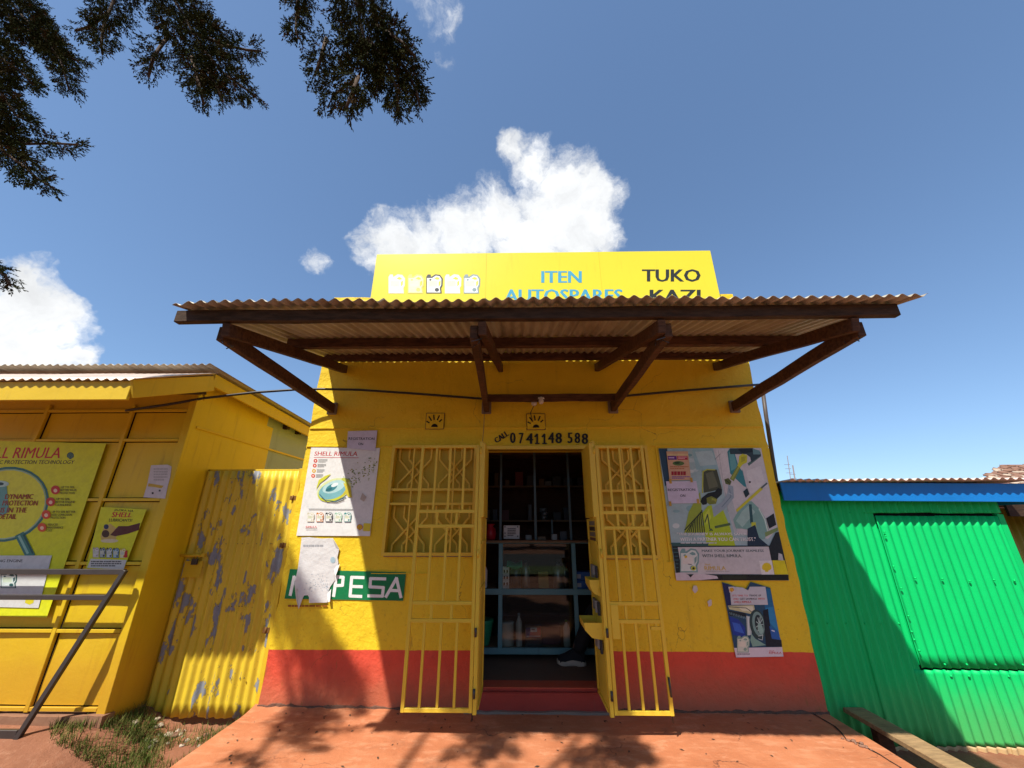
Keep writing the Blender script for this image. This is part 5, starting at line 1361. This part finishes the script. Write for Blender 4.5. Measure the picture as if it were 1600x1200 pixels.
# distant masts
for (px, py0, py1, r_, lb) in ((1230, 712, 760, .03, 'thin pale radio mast far behind the green shop'), (1238.5, 727, 760, .05, 'short thick grey mast just right of the thin one')):
    b0, b1 = P(px, py0, Y=34), P(px - 2, py1, Y=34)
    t = thing('radio_mast', lb, 'mast', (b1.x, 34, -.2)); mb = MB(); mb.tube([b0, (b1.x, 34, -.2)], r_, 6); mb.build('pole', M['conduit'], t)
    mb = MB(); c = P(px, py0 + 14, Y=34)
    for k in range(3): mb.bar((c.x - .25, 34, c.z - .35 * k), (c.x + .25, 34, c.z - .35 * k), .03, .03)
    mb.build('antenna', M['conduit'], t)

# ------------------------------------------------------------------ bench by the green wall
bn = thing('plank_bench', 'low worn plank bench running along the slab towards the green wall', 'bench', (2.76, 3.3, -.3))
mb = MB(); mb.bar((2.757, 3.97, .0), (2.757, 2.3, -.005), .165, .035, n=6, wob=.002); mb.build('seat', M['plank'], bn, .004)
for y in (3.72, 3.2, 2.5):
    MB().box((2.70, y - .03, -.36), (2.81, y + .03, -.019)).build('leg', M['beam_dark'], bn, .003)

# ------------------------------------------------------------------ stones, grass, litter on the left
for i in range(64):
    a = R.random(); px = 236 + a * 90 + R.gauss(0, 16); py = 1160 - a * 42 + R.gauss(0, 14)
    c = P(px, py, Z=-.16)
    if c.y > 3.9 or c.x > -2.24: continue
    s_ = R.uniform(.010, .028) * (1.6 if R.random() < .12 else 1)
    mb = MB(); mb.lathe((c.x, c.y, gz(c.x, c.y) - .004), [(s_, 0), (s_ * 1.1, s_ * .3), (s_ * .75, s_ * .7), (s_ * .2, s_ * .85)], 6)
    for v in mb.v: v += Vector((R.uniform(-.3, .3) * s_, R.uniform(-.3, .3) * s_, R.uniform(-.15, .15) * s_))
    tag(mb.build('stone', M['stone'] if R.random() < .75 else M['stone_red']), 'pale broken stone in the grass at the foot of the corrugated door', 'stone', 'broken stones below the corrugated door')
mb = MB(); nb = 0
def blade(c, h, lean_):
    a = R.uniform(0, 6.28); w_ = R.uniform(.0014, .003); d = Vector((math.cos(a), math.sin(a), 0)); n = Vector((-d.y, d.x, 0)) * w_
    m_ = c + Vector((0, 0, h * .6)) + d * lean_ * .35; e = c + Vector((0, 0, h)) + d * lean_
    mb.add([c - n, c + n, m_ + n * .7, m_ - n * .7, e], [(0, 1, 2, 3), (3, 2, 4)])
poly_g = [(90, 1190), (130, 1130), (190, 1108), (232, 1122), (300, 1132), (400, 1098), (330, 1150), (262, 1200)]
for i in range(30000):
    px, py = R.uniform(60, 410), R.uniform(1085, 1215)
    c = P(px, py, Z=-.18)
    if c.x > -2.235 or c.y > 3.9 or (c.y > 3.56 and c.x < -3.16): continue
    along = abs(c.x + 2.27) < .10 and c.y < 3.9
    clump = noise.noise(Vector((c.x * 3.4, c.y * 3.4, 8))) 
    stony = (px - 290) ** 2 / 60 ** 2 + (py - 1142) ** 2 / 26 ** 2 < 1
    dens_ = 1.0 if along else (.10 if stony else .34 + 1.2 * clump + (.45 if px < 235 and py < 1180 else -.1))
    if R.random() > dens_: continue
    c.z = gz(c.x, c.y) - .005
    tall = 1.8 if (210 < px < 270 and py < 1130) else 1
    blade(c, R.uniform(.03, .085) * tall * (1.25 if along else 1), R.uniform(.01, .06) * tall)
g_ob = mb.build('grass', M['grass']); tag(g_ob, 'short green grass growing between the kiosk, the door and the slab', 'grass', kind='stuff')
mb = MB()
for i in range(150):
    x, y = R.uniform(-2.1, 2.4), R.uniform(2.2, 3.85); s_ = R.uniform(.004, .011)
    z = az(x, y)
    a = R.uniform(0, 3.14); d = Vector((math.cos(a), math.sin(a), 0)) * s_ * 1.8; n = Vector((-d.y, d.x, 0)) * .4
    mb.add([Vector((x, y, z + .002)) - d, Vector((x, y, z + .005)) + n, Vector((x, y, z + .004)) + d, Vector((x, y, z + .005)) - n], [(0, 1, 2, 3)])
tag(mb.build('leaf_litter', M['bark']), 'dark leaf crumbs and twigs scattered on the red slab', 'litter', kind='stuff')

# ================================================================== THE CYPRESS TREE (stands left behind the viewer, limbs reach over)
tr = thing('cypress_tree', 'dark cypress tree reaching over the street with hanging needle sprays', 'tree', (-3.4, -2.2, -.25))
mb = MB(); mb.tube([(-3.4, -2.2, -.3), (-3.35, -2.15, .6), (-3.3, -2.05, 2), (-3.1, -1.9, 3.6), (-2.95, -1.8, 5.2), (-2.9, -1.75, 6.8)], [.26, .20, .17, .14, .10, .04], 12); mb.build('trunk', M['bark'], tr)
def spray_proto(seed):
    """a short twig set with small awl shaped needles that fork at the tip"""
    r = random.Random(seed); vs, fs = [], []
    def needle(o_, d, L, w_):
        s_ = d.cross(Vector((r.uniform(-1, 1), r.uniform(-1, 1), r.uniform(-1, 1)))).normalized() * w_
        b = len(vs); vs.extend([o_ - s_ * .5, o_ + d * L * .45 - s_, o_ + d * L, o_ + d * L * .45 + s_]); fs.append((b, b + 1, b + 2, b + 3))
    def twig(o_, d, L, n):
        for k in range(n):
            t = k / n; q = o_ + d * L * t
            sd_ = Vector((r.gauss(0, 1), r.gauss(0, 1), r.gauss(0, 1))); sd_ = (sd_ - d * sd_.dot(d)).normalized()
            needle(q, (d * .8 + sd_ * .75).normalized(), .021 * (1.1 - .3 * t), .0044)
        needle(o_ + d * L * .9, d, .024, .0045)
    twig(Vector((0, 0, 0)), Vector((1, 0, 0)), .085, 10)
    for k in range(3):
        sd_ = Vector((0, r.gauss(0, 1), r.gauss(0, 1))).normalized()
        twig(Vector((.015 + .02 * k, 0, 0)), (Vector((1, 0, 0)) + sd_ * .8).normalized(), .045, 6)
    return vs, fs
PROTO = [spray_proto(s_) for s_ in range(6)]
def limb(segs, Y0, density, root, name_seed, big=1.0, thin=1.0):
    """segs: chains of (px, py, spread px, depth offset); builds a wooden branch and its foliage"""
    r = random.Random(name_seed)
    br = MB(); V, Fc, MI = [], [], []
    for chain in segs:
        pts = [(P(px, py, Y=Y0 + dy), sp) for px, py, sp, dy in chain]
        br.tube([q for q, _ in pts], [max(.003, .010 - .006 * i / len(pts)) for i in range(len(pts))], 6)
        for (a, sa), (b, sb_) in zip(pts, pts[1:]):
            ax = (b - a); L = ax.length
            if L < 1e-5: continue
            ax.normalize()
            zc = (a - CAM).dot(FW); ra, rb = sa * .62 * thin * zc / F, sb_ * .62 * thin * zc / F
            n = int(density * 2.9 * L * (ra + rb) * .5 * 1000)
            for _ in range(max(n, 2)):
                t = r.random(); rr = (ra + (rb - ra) * t) * math.sqrt(r.random())
                sd_ = Vector((r.gauss(0, 1), r.gauss(0, 1), r.gauss(0, 1))); sd_ = (sd_ - ax * sd_.dot(ax)).normalized()
                o_ = a.lerp(b, t) + sd_ * rr
                d = (ax * .75 + sd_ * r.uniform(.2, 1.1) + Vector((0, 0, -.25)) + Vector((r.gauss(0, .3), r.gauss(0, .3), r.gauss(0, .3)))).normalized()
                u = d.cross(Vector((r.gauss(0, 1), r.gauss(0, 1), r.gauss(0, 1)))).normalized(); w_ = d.cross(u); s_ = r.uniform(.48, .86) * big
                pv, pf = PROTO[r.randrange(6)]; base = len(V)
                V.extend([o_ + (d * q.x + u * q.y + w_ * q.z) * s_ for q in pv]); Fc.extend([tuple(base + i for i in f) for f in pf])
                MI.extend([1 if r.random() < .10 else 0] * len(pf))
    first = P(*segs[0][0][:2], Y=Y0 + segs[0][0][3])
    rp = Vector(root); m1 = rp.lerp(first, .5) + Vector((0, 0, .35))
    br.tube([rp, m1, first], [.06, .035, .012], 8)
    b = br.build('branch', M['bark'], tr)
    fm = MB(); fm.keep = True; fm.v = V; fm.f = Fc; fm.mi = MI; fm.smooth = [False] * len(Fc); fm.mats = [M['needle'], M['needle_dry']]
    fm.build('foliage', None, b, kind='stuff')
# limb reaching to the right-hand clump
limb([[(520, -160, 50, 0), (545, -60, 60, 0), (560, 20, 62, 0), (575, 85, 58, .02), (560, 120, 44, .02), (520, 150, 26, .03), (512, 168, 8, .03)],
      [(575, 60, 50, 0), (605, 100, 44, .03), (620, 140, 30, .03), (622, 174, 8, .03)],
      [(600, 70, 42, .04), (632, 105, 28, .05), (650, 140, 18, .05), (656, 166, 6, .05)],
      [(560, 120, 30, -.04), (548, 150, 20, -.04), (540, 172, 6, -.04)],
      [(590, 40, 34, -.05), (628, 66, 22, -.05), (648, 88, 8, -.05)],
      [(480, -80, 26, .06), (468, -20, 26, .06), (464, 20, 24, .06), (462, 48, 14, .06), (466, 60, 5, .06)],
      [(510, 60, 26, 0), (500, 95, 20, 0), (492, 118, 8, 0)]], 1.25, 2.0, (-2.98, -1.82, 4.9), 11)
limb([[(200, -140, 50, 0), (250, -40, 64, 0), (290, 30, 72, 0), (320, 80, 66, .02), (350, 115, 44, .03), (385, 140, 20, .03), (400, 152, 5, .03)],
      [(300, 50, 56, .05), (350, 70, 40, .05), (385, 78, 18, .05), (408, 80, 5, .05)],
      [(300, 90, 46, -.03), (310, 128, 30, -.03), (318, 162, 7, -.03)],
      [(320, 100, 40, 0), (338, 135, 24, 0), (348, 158, 6, 0)],
      [(260, 60, 34, -.06), (240, 88, 26, -.06), (232, 120, 9, -.06)],
      [(200, -60, 40, .08), (178, 0, 42, .08), (162, 40, 30, .08), (158, 70, 18, .08), (160, 84, 5, .08)],
      [(168, 20, 30, .1), (140, 42, 18, .1), (118, 48, 6, .1)]], 1.30, 1.9, (-3.0, -1.84, 4.5), 12, .9, .86)
limb([[(-40, -120, 60, 0), (-10, -30, 66, 0), (30, 20, 56, 0), (70, 60, 36, .02), (95, 95, 26, .03), (108, 140, 9, .03)],
      [(60, 40, 36, .05), (90, 80, 26, .05), (122, 96, 9, .05)],
      [(-30, 40, 60, -.04), (0, 90, 44, -.04), (30, 110, 30, -.04), (52, 132, 10, -.04)],
      [(-30, 90, 50, 0), (5, 150, 40, 0), (25, 180, 28, 0), (48, 192, 12, 0)],
      [(-40, 160, 50, .05), (0, 210, 34, .05), (40, 225, 20, .05), (85, 224, 18, .05), (122, 226, 6, .05)],
      [(-30, 200, 44, 0), (10, 240, 22, 0), (40, 262, 32, 0), (60, 280, 24, 0), (84, 294, 6, 0)],
      [(-60, 380, 30, .1), (-15, 418, 18, .1), (8, 430, 12, .1), (16, 446, 6, .1)]], 1.55, 1.8, (-3.05, -1.86, 4.0), 13, 1.0, .86)

# rest of the crown, unseen; clumps placed to shade the ground in front
def crown(clumps, root, seed):
    r = random.Random(seed); V, Fc, MI = [], [], []; br = MB()
    for cx, cy, cz, rr in clumps:
        br.tube([root, Vector(root).lerp(Vector((cx, cy, cz)), .5) + Vector((0, 0, .2)), (cx, cy, cz)], [.06, .04, .015], 7)
        for _ in range(int(620 * rr ** 2)):
            d = Vector((r.gauss(0, 1), r.gauss(0, 1), r.gauss(0, .7))).normalized(); o_ = Vector((cx, cy, cz)) + d * rr * r.random() ** .45
            d = (d + Vector((r.gauss(0, .4), r.gauss(0, .4), r.gauss(-.2, .4)))).normalized()
            u = d.cross(Vector((r.gauss(0, 1), r.gauss(0, 1), r.gauss(0, 1)))).normalized(); w_ = d.cross(u); s_ = r.uniform(3, 5)
            pv, pf = PROTO[r.randrange(6)]; base = len(V)
            V.extend([o_ + (d * q.x + u * q.y * 1.6 + w_ * q.z * 1.6) * s_ for q in pv]); Fc.extend([tuple(base + i for i in f) for f in pf]); MI.extend([0] * len(pf))
    b = br.build('branch', M['bark'], tr)
    fm = MB(); fm.keep = True; fm.v = V; fm.f = Fc; fm.mi = MI; fm.smooth = [False] * len(Fc); fm.mats = [M['needle']]
    fm.build('foliage', None, b, kind='stuff')
crown([(-1.1, -1.9, 4.9, .9), (-2.0, -1.0, 4.7, .7), (-3.6, -1.2, 4.6, .8), (-4.3, -2.6, 4.4, 1.0), (-3.1, -3.2, 5.4, 1.2), (-2.9, -1.9, 6.4, .8), (-5.0, -1.8, 5.2, .8)], (-3.0, -1.9, 4.4), 21)
# wood across the road, seen only as a dark mirror image in the counter glass
mb = MB(); r_ = random.Random(31)
for i in range(26):
    cx = -46 + i * 3.6 + r_.uniform(-1, 1); cy = -24 + r_.uniform(-2, 2); hh = r_.uniform(3.5, 5.5)
    mb.tube([(cx, cy, -.3), (cx, cy, hh * .6)], [.22, .1], 6, M['bark'])
    for _ in range(260):
        d = Vector((r_.gauss(0, 1), r_.gauss(0, 1), r_.gauss(0, 1))).normalized() * r_.random() ** .4
        c = Vector((cx + d.x * 2.6, cy + d.y * 2.2, hh * .58 + d.z * hh * .42)); a = Vector((r_.gauss(0, 1), r_.gauss(0, 1), r_.gauss(0, 1))).normalized(); b = a.orthogonal().normalized()
        mb.add([c - a * .5, c + b * .36, c + a * .5, c - b * .36], [(0, 1, 2, 3)], M['grass'])
tag(mb.build('roadside_wood', None), 'dark row of trees across the road behind the viewer', 'wood', kind='stuff')
